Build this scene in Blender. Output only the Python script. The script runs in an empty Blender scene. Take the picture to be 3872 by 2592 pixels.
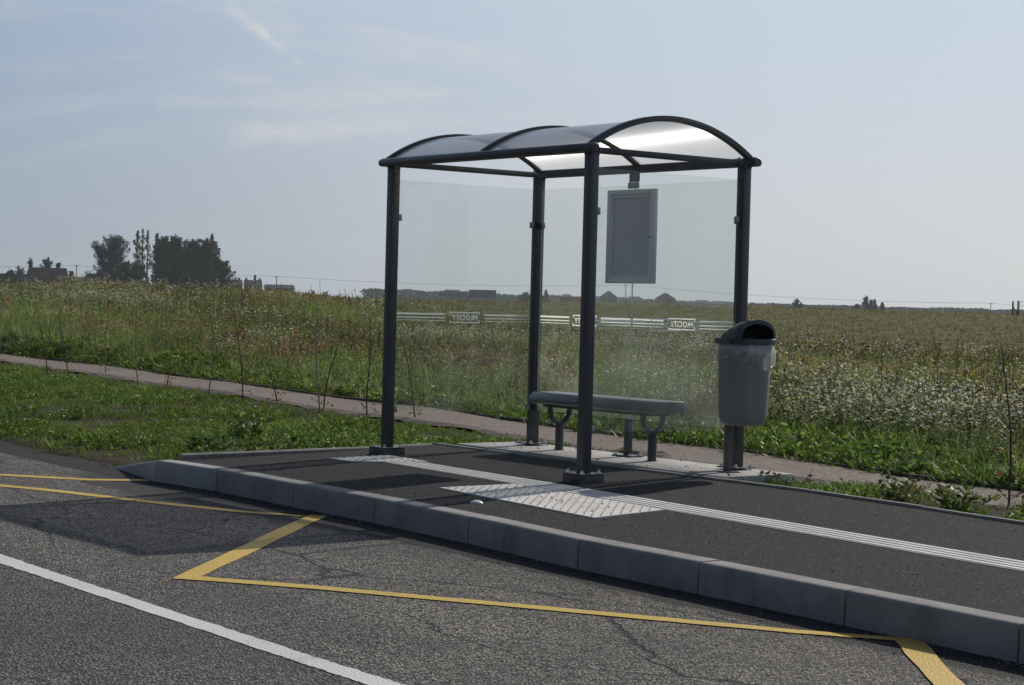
import bpy, bmesh, math, random
import numpy as np
from mathutils import Vector, Matrix
rnd = random.Random(7); RNG = np.random.default_rng(11)
R_ = math.radians
SC = bpy.context.scene
COL = SC.collection

# ------------------------------------------------------------------ camera
CAM = np.array([13.1713, -8.9032, 1.2145])
YAW, PITCH, ROLL, FPX = -0.913378, -0.020453, 0.026351, 7333.14   # solved from the shelter's posts; FPX for a 3872 px wide frame
def cam_axes():
    cy, sy, cp, sp = math.cos(YAW), math.sin(YAW), math.cos(PITCH), math.sin(PITCH)
    fwd = np.array([sy*cp, cy*cp, sp]); right = np.array([cy, -sy, 0.]); up = np.cross(right, fwd)
    return math.cos(ROLL)*right+math.sin(ROLL)*up, -math.sin(ROLL)*right+math.cos(ROLL)*up, fwd
AX = cam_axes()
cam = bpy.data.cameras.new('camera'); camo = bpy.data.objects.new('camera', cam); COL.objects.link(camo)
cam.sensor_width = 36; cam.sensor_fit = 'HORIZONTAL'; cam.lens = FPX/3872*36
cam.clip_start = .1; cam.clip_end = 20000
M = Matrix.Identity(4)
for i in range(3):
    M[i][0] = AX[0][i]; M[i][1] = AX[1][i]; M[i][2] = -AX[2][i]; M[i][3] = CAM[i]
camo.matrix_world = M
SC.camera = camo
def azel(px, py):                      # direction (azimuth, elevation) of a far point
    d = AX[0]*(px-1936)/FPX-AX[1]*(py-1296)/FPX+AX[2]; d /= np.linalg.norm(d)
    return math.atan2(d[0], d[1]), math.asin(d[2])
def far(px, py, dist):                 # a far point at horizontal distance dist
    a, e = azel(px, py)
    return Vector((CAM[0]+math.sin(a)*dist, CAM[1]+math.cos(a)*dist, CAM[2]+math.tan(e)*dist))

# ------------------------------------------------------------------ light
SUN_AZ, SUN_EL = R_(-11.5), R_(33.5)
SC.view_settings.view_transform = 'Standard'; SC.view_settings.look = 'None'
SC.view_settings.exposure = 0.0; SC.view_settings.gamma = 1
SC.cycles.max_bounces = 10; SC.cycles.transparent_max_bounces = 24; SC.cycles.volume_bounces = 1
SC.cycles.transmission_bounces = 8; SC.cycles.diffuse_bounces = 4
sun = bpy.data.lights.new('sun', 'SUN'); suno = bpy.data.objects.new('sun', sun); COL.objects.link(suno)
sun.energy = 3.5; sun.angle = R_(.5); sun.color = (1, .93, .83)
sdir = Vector((math.sin(SUN_AZ)*math.cos(SUN_EL), math.cos(SUN_AZ)*math.cos(SUN_EL), math.sin(SUN_EL)))
suno.rotation_euler = (-sdir).to_track_quat('-Z', 'Y').to_euler()
suno.location = (0, 20, 30)

class NT:
    """small helper to write node trees"""
    def __init__(s, tree): s.t = tree; s.n = tree.nodes; s.l = tree.links
    def new(s, typ, **kw):
        n = s.n.new(typ)
        for k, v in kw.items(): setattr(n, k, v)
        return n
    def link(s, a, b): s.l.new(a, b)
    def val(s, sock, v):
        if hasattr(v, 'is_output') or hasattr(v, 'links'): s.l.new(v, sock)
        else: sock.default_value = v
    def math(s, op, a, b=None, c=None, clamp=False):
        n = s.new('ShaderNodeMath', operation=op, use_clamp=clamp)
        s.val(n.inputs[0], a)
        if b is not None: s.val(n.inputs[1], b)
        if c is not None: s.val(n.inputs[2], c)
        return n.outputs[0]
    def mix(s, f, a, b, mode='MIX'):
        n = s.new('ShaderNodeMix', data_type='RGBA', blend_type=mode)
        s.val(n.inputs[0], f); s.val(n.inputs[6], a); s.val(n.inputs[7], b)
        return n.outputs[2]
    def noise(s, vec, scale, detail=4, rough=.55, dist=0):
        n = s.new('ShaderNodeTexNoise'); n.inputs['Scale'].default_value = scale
        n.inputs['Detail'].default_value = detail; n.inputs['Roughness'].default_value = rough
        n.inputs['Distortion'].default_value = dist
        if vec is not None: s.link(vec, n.inputs['Vector'])
        return n.outputs['Fac']
    def ramp(s, f, lo, hi, a=0., b=1.):
        n = s.new('ShaderNodeMapRange'); n.interpolation_type = 'SMOOTHSTEP'
        s.val(n.inputs[0], f); n.inputs[1].default_value = lo; n.inputs[2].default_value = hi
        n.inputs[3].default_value = a; n.inputs[4].default_value = b
        return n.outputs[0]
    def xyz(s, x, y, z):
        n = s.new('ShaderNodeCombineXYZ'); s.val(n.inputs[0], x); s.val(n.inputs[1], y); s.val(n.inputs[2], z)
        return n.outputs[0]
    def sep(s, v):
        n = s.new('ShaderNodeSeparateXYZ'); s.link(v, n.inputs[0]); return n.outputs
    def scale(s, v, sc):
        n = s.new('ShaderNodeVectorMath', operation='MULTIPLY'); s.link(v, n.inputs[0]); n.inputs[1].default_value = sc
        return n.outputs[0]
    def bump(s, h, dist, strength=1.):
        n = s.new('ShaderNodeBump'); n.inputs['Strength'].default_value = strength; n.inputs['Distance'].default_value = dist
        s.link(h, n.inputs['Height']); return n.outputs[0]

W_ = bpy.data.worlds.new('World'); SC.world = W_; W_.use_nodes = True
def build_world():
    k = NT(W_.node_tree); k.n.clear()
    sky = k.new('ShaderNodeTexSky', sky_type='NISHITA', sun_disc=False)
    sky.sun_elevation = SUN_EL; sky.sun_rotation = SUN_AZ
    sky.altitude = 50; sky.air_density = 1.0; sky.dust_density = 2.2; sky.ozone_density = 2.0
    tc = k.new('ShaderNodeTexCoord').outputs['Generated']
    x, y, z = k.sep(tc)
    az = k.math('ARCTAN2', x, y); el = k.math('ARCSINE', z)
    # thin cirrus, stretched along the horizon
    w = k.noise(k.xyz(k.math('MULTIPLY', az, 3.), k.math('MULTIPLY', el, 9.), 3.7), 1.6, 3, .5)
    v = k.xyz(k.math('ADD', k.math('MULTIPLY', az, 7.), k.math('MULTIPLY', w, 1.5)),
              k.math('ADD', k.math('MULTIPLY', el, 55.), k.math('MULTIPLY', w, 5.)), 0.)
    c1 = k.ramp(k.noise(v, 1.0, 7, .58), .42, .80)
    big = k.ramp(k.noise(k.xyz(k.math('MULTIPLY', az, 5.), k.math('MULTIPLY', el, 12.), 9.), 1., 3, .5), .35, .7)
    fac = k.math('MULTIPLY', k.math('MULTIPLY', c1, big), .75)
    # single wisps and old trails: distance to a segment in (azimuth, elevation), feathered by noise
    fine = k.noise(k.xyz(k.math('MULTIPLY', az, 60.), k.math('MULTIPLY', el, 160.), 1.), 1., 6, .65)
    segs = [((870, 30), (1000, 130), 12, .50), ((930, 50), (1080, 120), 34, .16), ((985, 120), (1130, 235), 9, .30), ((1010, 10), (1100, 110), 26, .20),
            ((1040, 10), (1800, 200), 9, .14), ((1750, 185), (2300, 330), 10, .16), ((620, 388), (1680, 362), 15, .24), ((1000, 350), (1750, 352), 8, .14), ((900, 530), (1500, 490), 26, .20),
            ((900, 500), (2150, 440), 22, .22), ((2790, 0), (2870, 78), 7, .16), ((3100, 350), (3300, 470), 16, .14),
            ((840, 285), (1010, 310), 12, .22), ((2500, 640), (3872, 560), 60, .14)]
    for (p, q, wd, am) in segs:
        a0, e0 = azel(*p); a1, e1 = azel(*q)
        da, de = a1-a0, e1-e0; L2 = da*da+de*de
        ra = k.math('SUBTRACT', az, a0); re = k.math('SUBTRACT', el, e0)
        t = k.math('ADD', k.math('MULTIPLY', ra, da/L2), k.math('MULTIPLY', re, de/L2), clamp=True)
        ua = k.math('SUBTRACT', ra, k.math('MULTIPLY', t, da)); ue = k.math('SUBTRACT', re, k.math('MULTIPLY', t, de))
        d2 = k.math('ADD', k.math('MULTIPLY', ua, ua), k.math('MULTIPLY', ue, ue))
        s2 = (wd*1.7/FPX)**2
        g = k.math('POWER', 2.718, k.math('MULTIPLY', d2, -1/s2))
        g = k.math('MULTIPLY', g, k.ramp(fine, .3, .75, .5*am, 1.7*am))
        fac = k.math('ADD', fac, g)
    fac = k.math('MULTIPLY', fac, k.ramp(el, .005, .05), clamp=True)
    # pale haze that thickens towards the horizon and brightens towards the sun
    dt = k.new('ShaderNodeVectorMath', operation='DOT_PRODUCT'); k.link(tc, dt.inputs[0]); dt.inputs[1].default_value = tuple(sdir)
    g = dt.outputs['Value']
    f1 = k.ramp(g, -.6, .45); f2 = k.ramp(g, .44, .80)
    lo = k.mix(f2, k.mix(f1, (1.1, 1.38, 1.75, 1), (4.05, 4.85, 5.75, 1)), (7.6, 7.85, 8.1, 1))
    hi = k.mix(f2, k.mix(f1, (.95, 1.3, 1.95, 1), (3.45, 4.55, 6.2, 1)), (6.6, 7.6, 8.8, 1))
    hc = k.mix(k.ramp(el, .0, .15), lo, hi)
    hz = k.math('MULTIPLY', k.ramp(el, .14, .75, .92, .0), k.ramp(el, -.3, -.02))
    top = k.mix(1., sky.outputs[0], k.mix(k.ramp(el, .3, .9), (1, 1, 1, 1), (.42, .45, .5, 1)), 'MULTIPLY')
    c = k.mix(hz, top, hc)
    c = k.mix(fac, c, (7.2, 7.4, 7.8, 1))
    bg = k.new('ShaderNodeBackground'); k.link(c, bg.inputs[0]); bg.inputs[1].default_value = .085
    out = k.new('ShaderNodeOutputWorld'); k.link(bg.outputs[0], out.inputs[0])
build_world()

# ------------------------------------------------------------------ materials
def mat(name, col=(.5, .5, .5), rough=.6, metal=0., spec=.5):
    m = bpy.data.materials.new(name); m.use_nodes = True
    b = m.node_tree.nodes['Principled BSDF']
    b.inputs['Base Color'].default_value = (*col, 1); b.inputs['Roughness'].default_value = rough
    b.inputs['Metallic'].default_value = metal; b.inputs['Specular IOR Level'].default_value = spec
    return m
def pm(m): return NT(m.node_tree), m.node_tree.nodes['Principled BSDF']
def varied(name, c1, c2, scale, rough=.6, metal=0., bump=0., spec=.5, detail=5, lo=.35, hi=.65, stretch=(1, 1, 1)):
    m = mat(name, c1, rough, metal, spec); k, b = pm(m)
    o = k.scale(k.new('ShaderNodeTexCoord').outputs['Object'], stretch)
    f = k.noise(o, scale, detail)
    k.link(k.mix(k.ramp(f, lo, hi), (*c1, 1), (*c2, 1)), b.inputs['Base Color'])
    k.link(k.ramp(f, .3, .7, rough-.06, rough+.06), b.inputs['Roughness'])
    if bump: k.link(k.bump(k.noise(o, scale*6, 4), bump, .6), b.inputs['Normal'])
    return m
def road_mat():
    m = mat('road_asphalt', (.1, .1, .1), .8, 0, .3); k, b = pm(m)
    o = k.new('ShaderNodeTexCoord').outputs['Object']; x, y, z = k.sep(o)
    v = k.new('ShaderNodeTexVoronoi', feature='F1'); v.inputs['Scale'].default_value = 75; v.inputs['Randomness'].default_value = 1
    k.link(o, v.inputs['Vector'])
    stone = k.sep(v.outputs['Color'])[0]
    gap = k.ramp(v.outputs['Distance'], .25, .75)
    c = k.mix(k.ramp(stone, .15, .95), (.034, .033, .032, 1), (.60, .565, .51, 1))
    c = k.mix(k.math('MULTIPLY', gap, .75), c, (.02, .02, .02, 1))
    fine = k.noise(o, 38, 5, .7)
    c = k.mix(k.ramp(fine, .3, .7, 0, .35), c, (.06, .058, .056, 1))
    big = k.noise(o, .7, 5, .6)
    c = k.mix(k.ramp(big, .35, .7, 0, .38), c, (.055, .054, .054, 1), 'MIX')
    # darker worn wheel path beyond the white line and a smooth re-laid strip along the kerb
    lane = k.ramp(k.math('ADD', y, k.math('MULTIPLY', k.noise(o, 1.3, 3), .5)), -4.55, -4.2)
    c = k.mix(k.ramp(lane, 0, 1, .35, 0), c, (.05, .05, .05, 1))
    edge = k.math('ADD', k.math('MULTIPLY', x, -.055), k.math('MULTIPLY', k.noise(o, 1.1, 4), .75))
    strip = k.math('SUBTRACT', y, edge)
    s = k.math('MULTIPLY', k.ramp(strip, -2.80, -2.74), k.ramp(x, -1.6, -.9))
    s = k.math('MULTIPLY', s, k.ramp(x, 3.2, 1.8))
    c = k.mix(k.math('MULTIPLY', s, .85), c, k.mix(k.noise(o, 60, 4, .8), (.022, .022, .023, 1), (.055, .055, .056, 1)))
    # near-black band with a ragged edge along the foot of the kerb
    kerb_foot = k.ramp(k.math('ADD', k.math('MULTIPLY_ADD', x, .055, y), k.math('MULTIPLY', k.noise(o, 3.5, 5, .65), .20)), -1.99, -1.955)
    c = k.mix(k.math('MULTIPLY', kerb_foot, .92), c, k.mix(k.noise(o, 60, 4, .8), (.012, .012, .012, 1), (.034, .034, .035, 1)))
    # cracks
    w = k.new('ShaderNodeVectorMath', operation='ADD'); k.link(o, w.inputs[0])
    nz = k.new('ShaderNodeTexNoise'); nz.inputs['Scale'].default_value = 2.2; nz.inputs['Detail'].default_value = 6; nz.inputs['Roughness'].default_value = .7; k.link(o, nz.inputs['Vector'])
    k.link(k.scale(nz.outputs['Color'], (.34, .34, 0)), w.inputs[1])
    vc = k.new('ShaderNodeTexVoronoi', feature='DISTANCE_TO_EDGE'); vc.inputs['Scale'].default_value = 1.; k.link(k.scale(w.outputs[0], (.42, .9, 1)), vc.inputs['Vector'])
    cm = k.math('MULTIPLY', k.ramp(vc.outputs['Distance'], .013, .004), k.ramp(k.noise(o, .55, 3), .38, .52))
    cm = k.math('MULTIPLY', cm, k.ramp(y, -4.5, -3.7))
    stain = k.ramp(k.noise(k.scale(o, (.10, 1.2, 1)), 1.5, 5, .6), .42, .68, 0, .30)
    c = k.mix(stain, c, (.035, .034, .034, 1))
    c = k.mix(k.math('MULTIPLY', cm, .75), c, (.014, .014, .014, 1))
    k.link(c, b.inputs['Base Color'])
    h = k.math('SUBTRACT', k.math('MULTIPLY', k.ramp(v.outputs['Distance'], .1, .8), -1.), k.math('MULTIPLY', cm, 3.))
    h = k.math('ADD', h, k.math('MULTIPLY', stone, .6))
    k.link(k.bump(h, .009, 1.), b.inputs['Normal'])
    return m
def platform_mat():
    m = mat('platform_asphalt', (.05, .05, .05), .92, 0, .12); k, b = pm(m)
    o = k.new('ShaderNodeTexCoord').outputs['Object']
    v = k.new('ShaderNodeTexVoronoi', feature='F1'); v.inputs['Scale'].default_value = 130; k.link(o, v.inputs['Vector'])
    stone = k.sep(v.outputs['Color'])[0]
    c = k.mix(k.ramp(stone, .1, 1.), (.014, .014, .016, 1), (.075, .074, .079, 1))
    c = k.mix(k.ramp(k.noise(o, 45, 4, .7), .35, .65, 0, .5), c, (.018, .018, .019, 1))
    big = k.noise(o, .9, 5, .6)
    c = k.mix(k.ramp(big, .38, .68, 0, .5), c, (.040, .040, .042, 1))
    speck = k.ramp(stone, .965, .985)
    c = k.mix(k.math('MULTIPLY', speck, .5), c, (.35, .33, .3, 1))
    k.link(c, b.inputs['Base Color'])
    k.link(k.bump(k.math('SUBTRACT', k.math('MULTIPLY', stone, .5), v.outputs['Distance']), .003, .8), b.inputs['Normal'])
    return m
def concrete(name, c1, c2, sc=5., rough=.8, grime=.0):
    m = mat(name, c1, rough); k, b = pm(m)
    o = k.new('ShaderNodeTexCoord').outputs['Object']
    c = k.mix(k.ramp(k.noise(o, sc, 6, .6), .3, .7), (*c1, 1), (*c2, 1))
    c = k.mix(k.ramp(k.noise(o, 90, 3, .7), .45, .75, 0, .35), c, (c1[0]*.5, c1[1]*.5, c1[2]*.5, 1))
    if grime:
        c = k.mix(k.ramp(k.noise(k.scale(o, (1, 1, .3)), 2.3, 5, .7), .5, .72, 0, grime), c, (.07, .062, .052, 1))
    k.link(c, b.inputs['Base Color'])
    k.link(k.bump(k.noise(o, 140, 4, .7), .0015, .7), b.inputs['Normal'])
    return m
def paint_mat(name, col, wear=.5):
    m = mat(name, col, .6); k, b = pm(m)
    o = k.new('ShaderNodeTexCoord').outputs['Object']
    v = k.new('ShaderNodeTexVoronoi', feature='F1'); v.inputs['Scale'].default_value = 75; k.link(o, v.inputs['Vector'])
    f = k.noise(o, 30, 6, .75); g = k.noise(o, 2.2, 5, .7)
    c = k.mix(k.ramp(g, .3, .75, 0, .3), (*col, 1), (col[0]*.62, col[1]*.6, col[2]*.62, 1))
    w = k.math('MULTIPLY', k.ramp(k.math('ADD', k.math('MULTIPLY', f, .7), k.math('MULTIPLY', g, .5)), .66, .76), wear)
    c = k.mix(w, c, (.1, .095, .09, 1))
    k.link(c, b.inputs['Base Color'])
    k.link(k.bump(k.math('MULTIPLY', v.outputs['Distance'], -1.), .004, .7), b.inputs['Normal'])
    return m
def foliage_mat(name, trans=.45, rough=.5, spec=.35):
    m = mat(name, (.1, .15, .05), rough, 0, spec); k, b = pm(m)
    a = k.new('ShaderNodeVertexColor', layer_name='Col')
    k.link(a.outputs['Color'], b.inputs['Base Color'])
    t = k.new('ShaderNodeBsdfTranslucent'); k.link(k.mix(.6, a.outputs['Color'], (.95, 1, .6, 1), 'MULTIPLY'), t.inputs[0])
    mx = k.new('ShaderNodeMixShader'); mx.inputs[0].default_value = trans
    k.link(b.outputs[0], mx.inputs[1]); k.link(t.outputs[0], mx.inputs[2])
    k.link(mx.outputs[0], m.node_tree.nodes['Material Output'].inputs[0])
    return m
def glass_mat():
    m = bpy.data.materials.new('clear_glass'); m.use_nodes = True; k = NT(m.node_tree); k.n.clear()
    o = k.new('ShaderNodeTexCoord').outputs['Object']; x, y, z = k.sep(o)
    tr = k.new('ShaderNodeBsdfTransparent'); tr.inputs[0].default_value = (.952, .968, .962, 1)
    gl = k.new('ShaderNodeBsdfGlossy'); gl.inputs['Roughness'].default_value = .01
    fr = k.new('ShaderNodeFresnel'); bf = k.new('ShaderNodeNewGeometry').outputs['Backfacing']
    k.link(k.math('MULTIPLY_ADD', bf, 1/1.5-1.5, 1.5), fr.inputs[0])
    mx = k.new('ShaderNodeMixShader'); k.link(k.math('MULTIPLY', fr.outputs[0], .75), mx.inputs[0]); k.link(tr.outputs[0], mx.inputs[1]); k.link(gl.outputs[0], mx.inputs[2])
    # dried dust: a thin film, thicker in the lower half
    d = k.new('ShaderNodeBsdfTranslucent'); d.inputs[0].default_value = (.8, .8, .74, 1)
    d2 = k.new('ShaderNodeBsdfDiffuse'); d2.inputs[0].default_value = (.6, .6, .56, 1)
    dd = k.new('ShaderNodeMixShader'); dd.inputs[0].default_value = .35; k.link(d.outputs[0], dd.inputs[1]); k.link(d2.outputs[0], dd.inputs[2])
    n = k.noise(k.scale(o, (1, 1, .8)), 2.6, 6, .6)
    film = k.math('MULTIPLY', k.ramp(n, .38, .75), k.ramp(z, 1.3, .5, .01, .075))
    film = k.math('ADD', film, .022)
    m2 = k.new('ShaderNodeMixShader'); k.link(film, m2.inputs[0]); k.link(mx.outputs[0], m2.inputs[1]); k.link(dd.outputs[0], m2.inputs[2])
    out = k.new('ShaderNodeOutputMaterial'); k.link(m2.outputs[0], out.inputs[0])
    return m
def glass_edge_mat():
    m = mat('glass_edge', (.07, .14, .12), .12); k, b = pm(m)
    t = k.new('ShaderNodeBsdfTranslucent'); t.inputs[0].default_value = (.52, .70, .63, 1)
    mx = k.new('ShaderNodeMixShader'); mx.inputs[0].default_value = .5
    k.link(b.outputs[0], mx.inputs[1]); k.link(t.outputs[0], mx.inputs[2]); k.link(mx.outputs[0], m.node_tree.nodes['Material Output'].inputs[0])
    return m
def frost_mat():
    m = mat('frosted_film', (.85, .87, .86), .8); k, b = pm(m)
    t = k.new('ShaderNodeBsdfTranslucent'); t.inputs[0].default_value = (.93, .95, .94, 1)
    mx = k.new('ShaderNodeMixShader'); mx.inputs[0].default_value = .72
    k.link(b.outputs[0], mx.inputs[1]); k.link(t.outputs[0], mx.inputs[2]); k.link(mx.outputs[0], m.node_tree.nodes['Material Output'].inputs[0])
    return m
def roof_mat():
    """ribbed translucent sheet: the ribs run along the arch and spread sunlight sideways"""
    m = bpy.data.materials.new('ribbed_polycarbonate'); m.use_nodes = True; k = NT(m.node_tree); k.n.clear()
    o = k.new('ShaderNodeTexCoord').outputs['Object']; x, y, z = k.sep(o)
    rib = k.math('MULTIPLY_ADD', k.math('SINE', k.math('MULTIPLY', x, 6.2832/.016)), .5, .5)
    streak = k.noise(k.scale(o, (60, 2.5, 2.5)), 1., 4, .6)
    tr = k.new('ShaderNodeBsdfTransparent'); tr.inputs[0].default_value = (.86, .88, .92, 1)
    tl = k.new('ShaderNodeBsdfTranslucent'); k.link(k.mix(streak, (.62, .66, .72, 1), (.86, .88, .92, 1)), tl.inputs[0])
    df = k.new('ShaderNodeBsdfGlossy'); df.inputs[0].default_value = (.8, .85, .9, 1); df.inputs['Roughness'].default_value = .35
    dd = k.new('ShaderNodeBsdfDiffuse'); dd.inputs[0].default_value = (.62, .70, .84, 1)
    hr = k.new('ShaderNodeBsdfHair', component='Transmission'); hr.inputs['Color'].default_value = (1, .99, .96, 1)
    hr.inputs['RoughnessU'].default_value = .010; hr.inputs['RoughnessV'].default_value = 1.
    # tangent along the arch
    nrm = k.new('ShaderNodeNewGeometry').outputs['True Normal']
    cr = k.new('ShaderNodeVectorMath', operation='CROSS_PRODUCT'); k.link(nrm, cr.inputs[0]); cr.inputs[1].default_value = (1, 0, 0)
    k.link(cr.outputs[0], hr.inputs['Tangent'])
    def mx(f, a, b):
        n = k.new('ShaderNodeMixShader'); k.val(n.inputs[0], f); k.link(a, n.inputs[1]); k.link(b, n.inputs[2]); return n.outputs[0]
    s = mx(.52, tr.outputs[0], tl.outputs[0])
    s = mx(k.math('MULTIPLY_ADD', rib, .08, .26), s, hr.outputs[0])
    s = mx(.24, s, dd.outputs[0])
    fr = k.new('ShaderNodeFresnel'); bf = k.new('ShaderNodeNewGeometry').outputs['Backfacing']
    k.link(k.math('MULTIPLY_ADD', bf, 1/1.45-1.45, 1.45), fr.inputs[0])
    s = mx(k.math('MULTIPLY', fr.outputs[0], .8), s, df.outputs[0])
    out = k.new('ShaderNodeOutputMaterial'); k.link(s, out.inputs[0])
    return m
def bag_mat():
    m = bpy.data.materials.new('clear_plastic_film'); m.use_nodes = True; k = NT(m.node_tree); k.n.clear()
    o = k.new('ShaderNodeTexCoord').outputs['Object']
    tr = k.new('ShaderNodeBsdfTransparent'); tr.inputs[0].default_value = (.93, .94, .95, 1)
    gl = k.new('ShaderNodeBsdfGlossy'); gl.inputs['Roughness'].default_value = .18
    tl = k.new('ShaderNodeBsdfTranslucent'); tl.inputs[0].default_value = (.9, .9, .9, 1)
    df = k.new('ShaderNodeBsdfDiffuse'); df.inputs[0].default_value = (.8, .8, .8, 1)
    bp = k.bump(k.noise(k.scale(o, (1, 1, .5)), 22, 4, .6), .012, 1.)
    k.link(bp, gl.inputs['Normal'])
    a = k.new('ShaderNodeMixShader'); a.inputs[0].default_value = .5; k.link(tl.outputs[0], a.inputs[1]); k.link(df.outputs[0], a.inputs[2])
    b = k.new('ShaderNodeMixShader'); k.link(k.ramp(k.noise(k.scale(o, (1, 1, .4)), 26, 4, .6), .4, .7, .22, .50), b.inputs[0]); k.link(tr.outputs[0], b.inputs[1]); k.link(a.outputs[0], b.inputs[2])
    c = k.new('ShaderNodeMixShader'); c.inputs[0].default_value = .12; k.link(b.outputs[0], c.inputs[1]); k.link(gl.outputs[0], c.inputs[2])
    out = k.new('ShaderNodeOutputMaterial'); k.link(c.outputs[0], out.inputs[0])
    return m
def ground_mat():
    m = mat('meadow_soil', (.06, .07, .03), .95, 0, .1); k, b = pm(m)
    o = k.new('ShaderNodeTexCoord').outputs['Object']
    n1 = k.noise(o, .35, 6, .6); n2 = k.noise(k.scale(o, (.05, .05, 1)), 1., 5, .65); n3 = k.noise(o, 9, 5, .7)
    near = k.mix(k.ramp(n3, .35, .7), (.075, .058, .042, 1), (.045, .058, .022, 1))
    farc = k.mix(k.ramp(n1, .3, .7), (.085, .095, .034, 1), (.125, .115, .055, 1))
    farc = k.mix(k.ramp(n2, .35, .65, 0, .7), farc, (.07, .09, .028, 1))
    d = k.new('ShaderNodeVectorMath', operation='DISTANCE'); k.link(o, d.inputs[0]); d.inputs[1].default_value = (13, -9, 0)
    k.link(k.mix(k.ramp(d.outputs['Value'], 38, 65), near, farc), b.inputs['Base Color'])
    k.link(k.bump(k.noise(o, 14, 5, .7), .05, .8), b.inputs['Normal'])
    return m
def gravel_mat():
    m = mat('pink_gravel', (.2, .16, .14), .9, 0, .2); k, b = pm(m)
    o = k.new('ShaderNodeTexCoord').outputs['Object']
    v = k.new('ShaderNodeTexVoronoi', feature='F1'); v.inputs['Scale'].default_value = 55; k.link(o, v.inputs['Vector'])
    st = k.sep(v.outputs['Color'])[1]
    c = k.mix(k.ramp(st, .1, .95), (.13, .108, .094, 1), (.31, .27, .24, 1))
    c = k.mix(k.ramp(k.noise(o, .8, 5, .6), .35, .7, 0, .45), c, (.18, .145, .12, 1))
    k.link(c, b.inputs['Base Color'])
    k.link(k.bump(k.math('MULTIPLY', v.outputs['Distance'], -1.), .008, .9), b.inputs['Normal'])
    return m
MT = dict(
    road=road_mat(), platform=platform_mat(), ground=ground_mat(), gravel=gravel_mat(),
    kerb=concrete('kerb_concrete', (.235, .232, .227), (.325, .321, .314), 4, .9, .45),
    kerb_new=concrete('pale_kerb_concrete', (.34, .34, .342), (.40, .40, .395), 4, .85, .1),
    edging=concrete('edging_concrete', (.18, .178, .172), (.27, .265, .25), 6, .85, .3),
    slab=concrete('slab_concrete', (.30, .295, .29), (.45, .44, .43), 3, .85, .35),
    yellow=paint_mat('yellow_road_paint', (.60, .41, .075), .5), white=paint_mat('white_road_paint', (.66, .66, .65), .45),
    tactile=varied('tactile_resin', (.60, .575, .55), (.70, .68, .655), 6, .6, 0, .0006),
    frame=varied('anthracite_paint', (.050, .055, .062), (.070, .074, .079), 5, .40, 0, .0002, stretch=(1, 1, .25), lo=.4, hi=.72),
    frame_in=mat('anthracite_underside', (.038, .042, .045), .5),
    block=varied('galvanised_block', (.055, .052, .048), (.11, .10, .09), 18, .6, .2, .0005),
    zinc=varied('zinc_plated_steel', (.60, .64, .66), (.72, .75, .76), 40, .28, 1.),
    clamp=varied('cast_aluminium', (.26, .265, .27), (.34, .34, .345), 25, .45, .8),
    rubber=mat('black_rubber', (.015, .015, .015), .7),
    glass=glass_mat(), glass_edge=glass_edge_mat(), roof=roof_mat(),
    frost=frost_mat(),
    seat=varied('grey_seat_paint', (.10, .106, .112), (.135, .141, .146), 5, .32, 0, .0003),
    alu=varied('satin_aluminium', (.58, .62, .65), (.66, .69, .71), 3, .38, .2),
    board=varied('grey_notice_board', (.40, .43, .45), (.48, .51, .53), 2.5, .55),
    bin=varied('mid_grey_plastic', (.23, .235, .235), (.265, .27, .27), 4, .42, 0, .0004),
    lid=varied('dark_grey_plastic', (.022, .027, .036), (.032, .037, .046), 5, .28, 0, .0003),
    black=mat('dark_hollow', (.006, .006, .006), .9),
    pole=varied('taupe_pole_paint', (.10, .085, .085), (.13, .112, .11), 6, .5),
    bag=bag_mat(), paper=varied('faded_sticker', (.50, .52, .54), (.62, .64, .65), 30, .6),
    leaf=foliage_mat('plant_leaves'), tree=foliage_mat('tree_leaves', .22, .6, .2),
    bark=varied('bark', (.07, .055, .045), (.12, .10, .085), 8, .9),
    whip=varied('grey_brown_bark', (.055, .042, .034), (.10, .08, .065), 20, .8),
    stake=varied('grey_bamboo', (.20, .185, .165), (.27, .25, .22), 12, .7),
    wood=varied('weathered_timber', (.085, .07, .058), (.14, .12, .10), 4, .85, stretch=(1, 1, .1)),
    tile=varied('red_brown_tiles', (.15, .085, .065), (.21, .12, .09), .5, .85), slate=varied('grey_slates', (.045, .052, .062), (.075, .082, .092), .5, .7),
    greytile=varied('grey_tiles', (.13, .13, .13), (.19, .185, .18), .5, .8),
    brick=varied('red_brick', (.26, .085, .05), (.34, .13, .08), 1.5, .9), render=varied('pale_render', (.38, .35, .31), (.46, .43, .39), .7, .9),
    pane=mat('dark_window', (.02, .025, .03), .15), cable=mat('cable', (.03, .03, .03), .6),
    stud=varied('white_ceramic', (.66, .69, .72), (.75, .78, .8), 8, .3),
)

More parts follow.
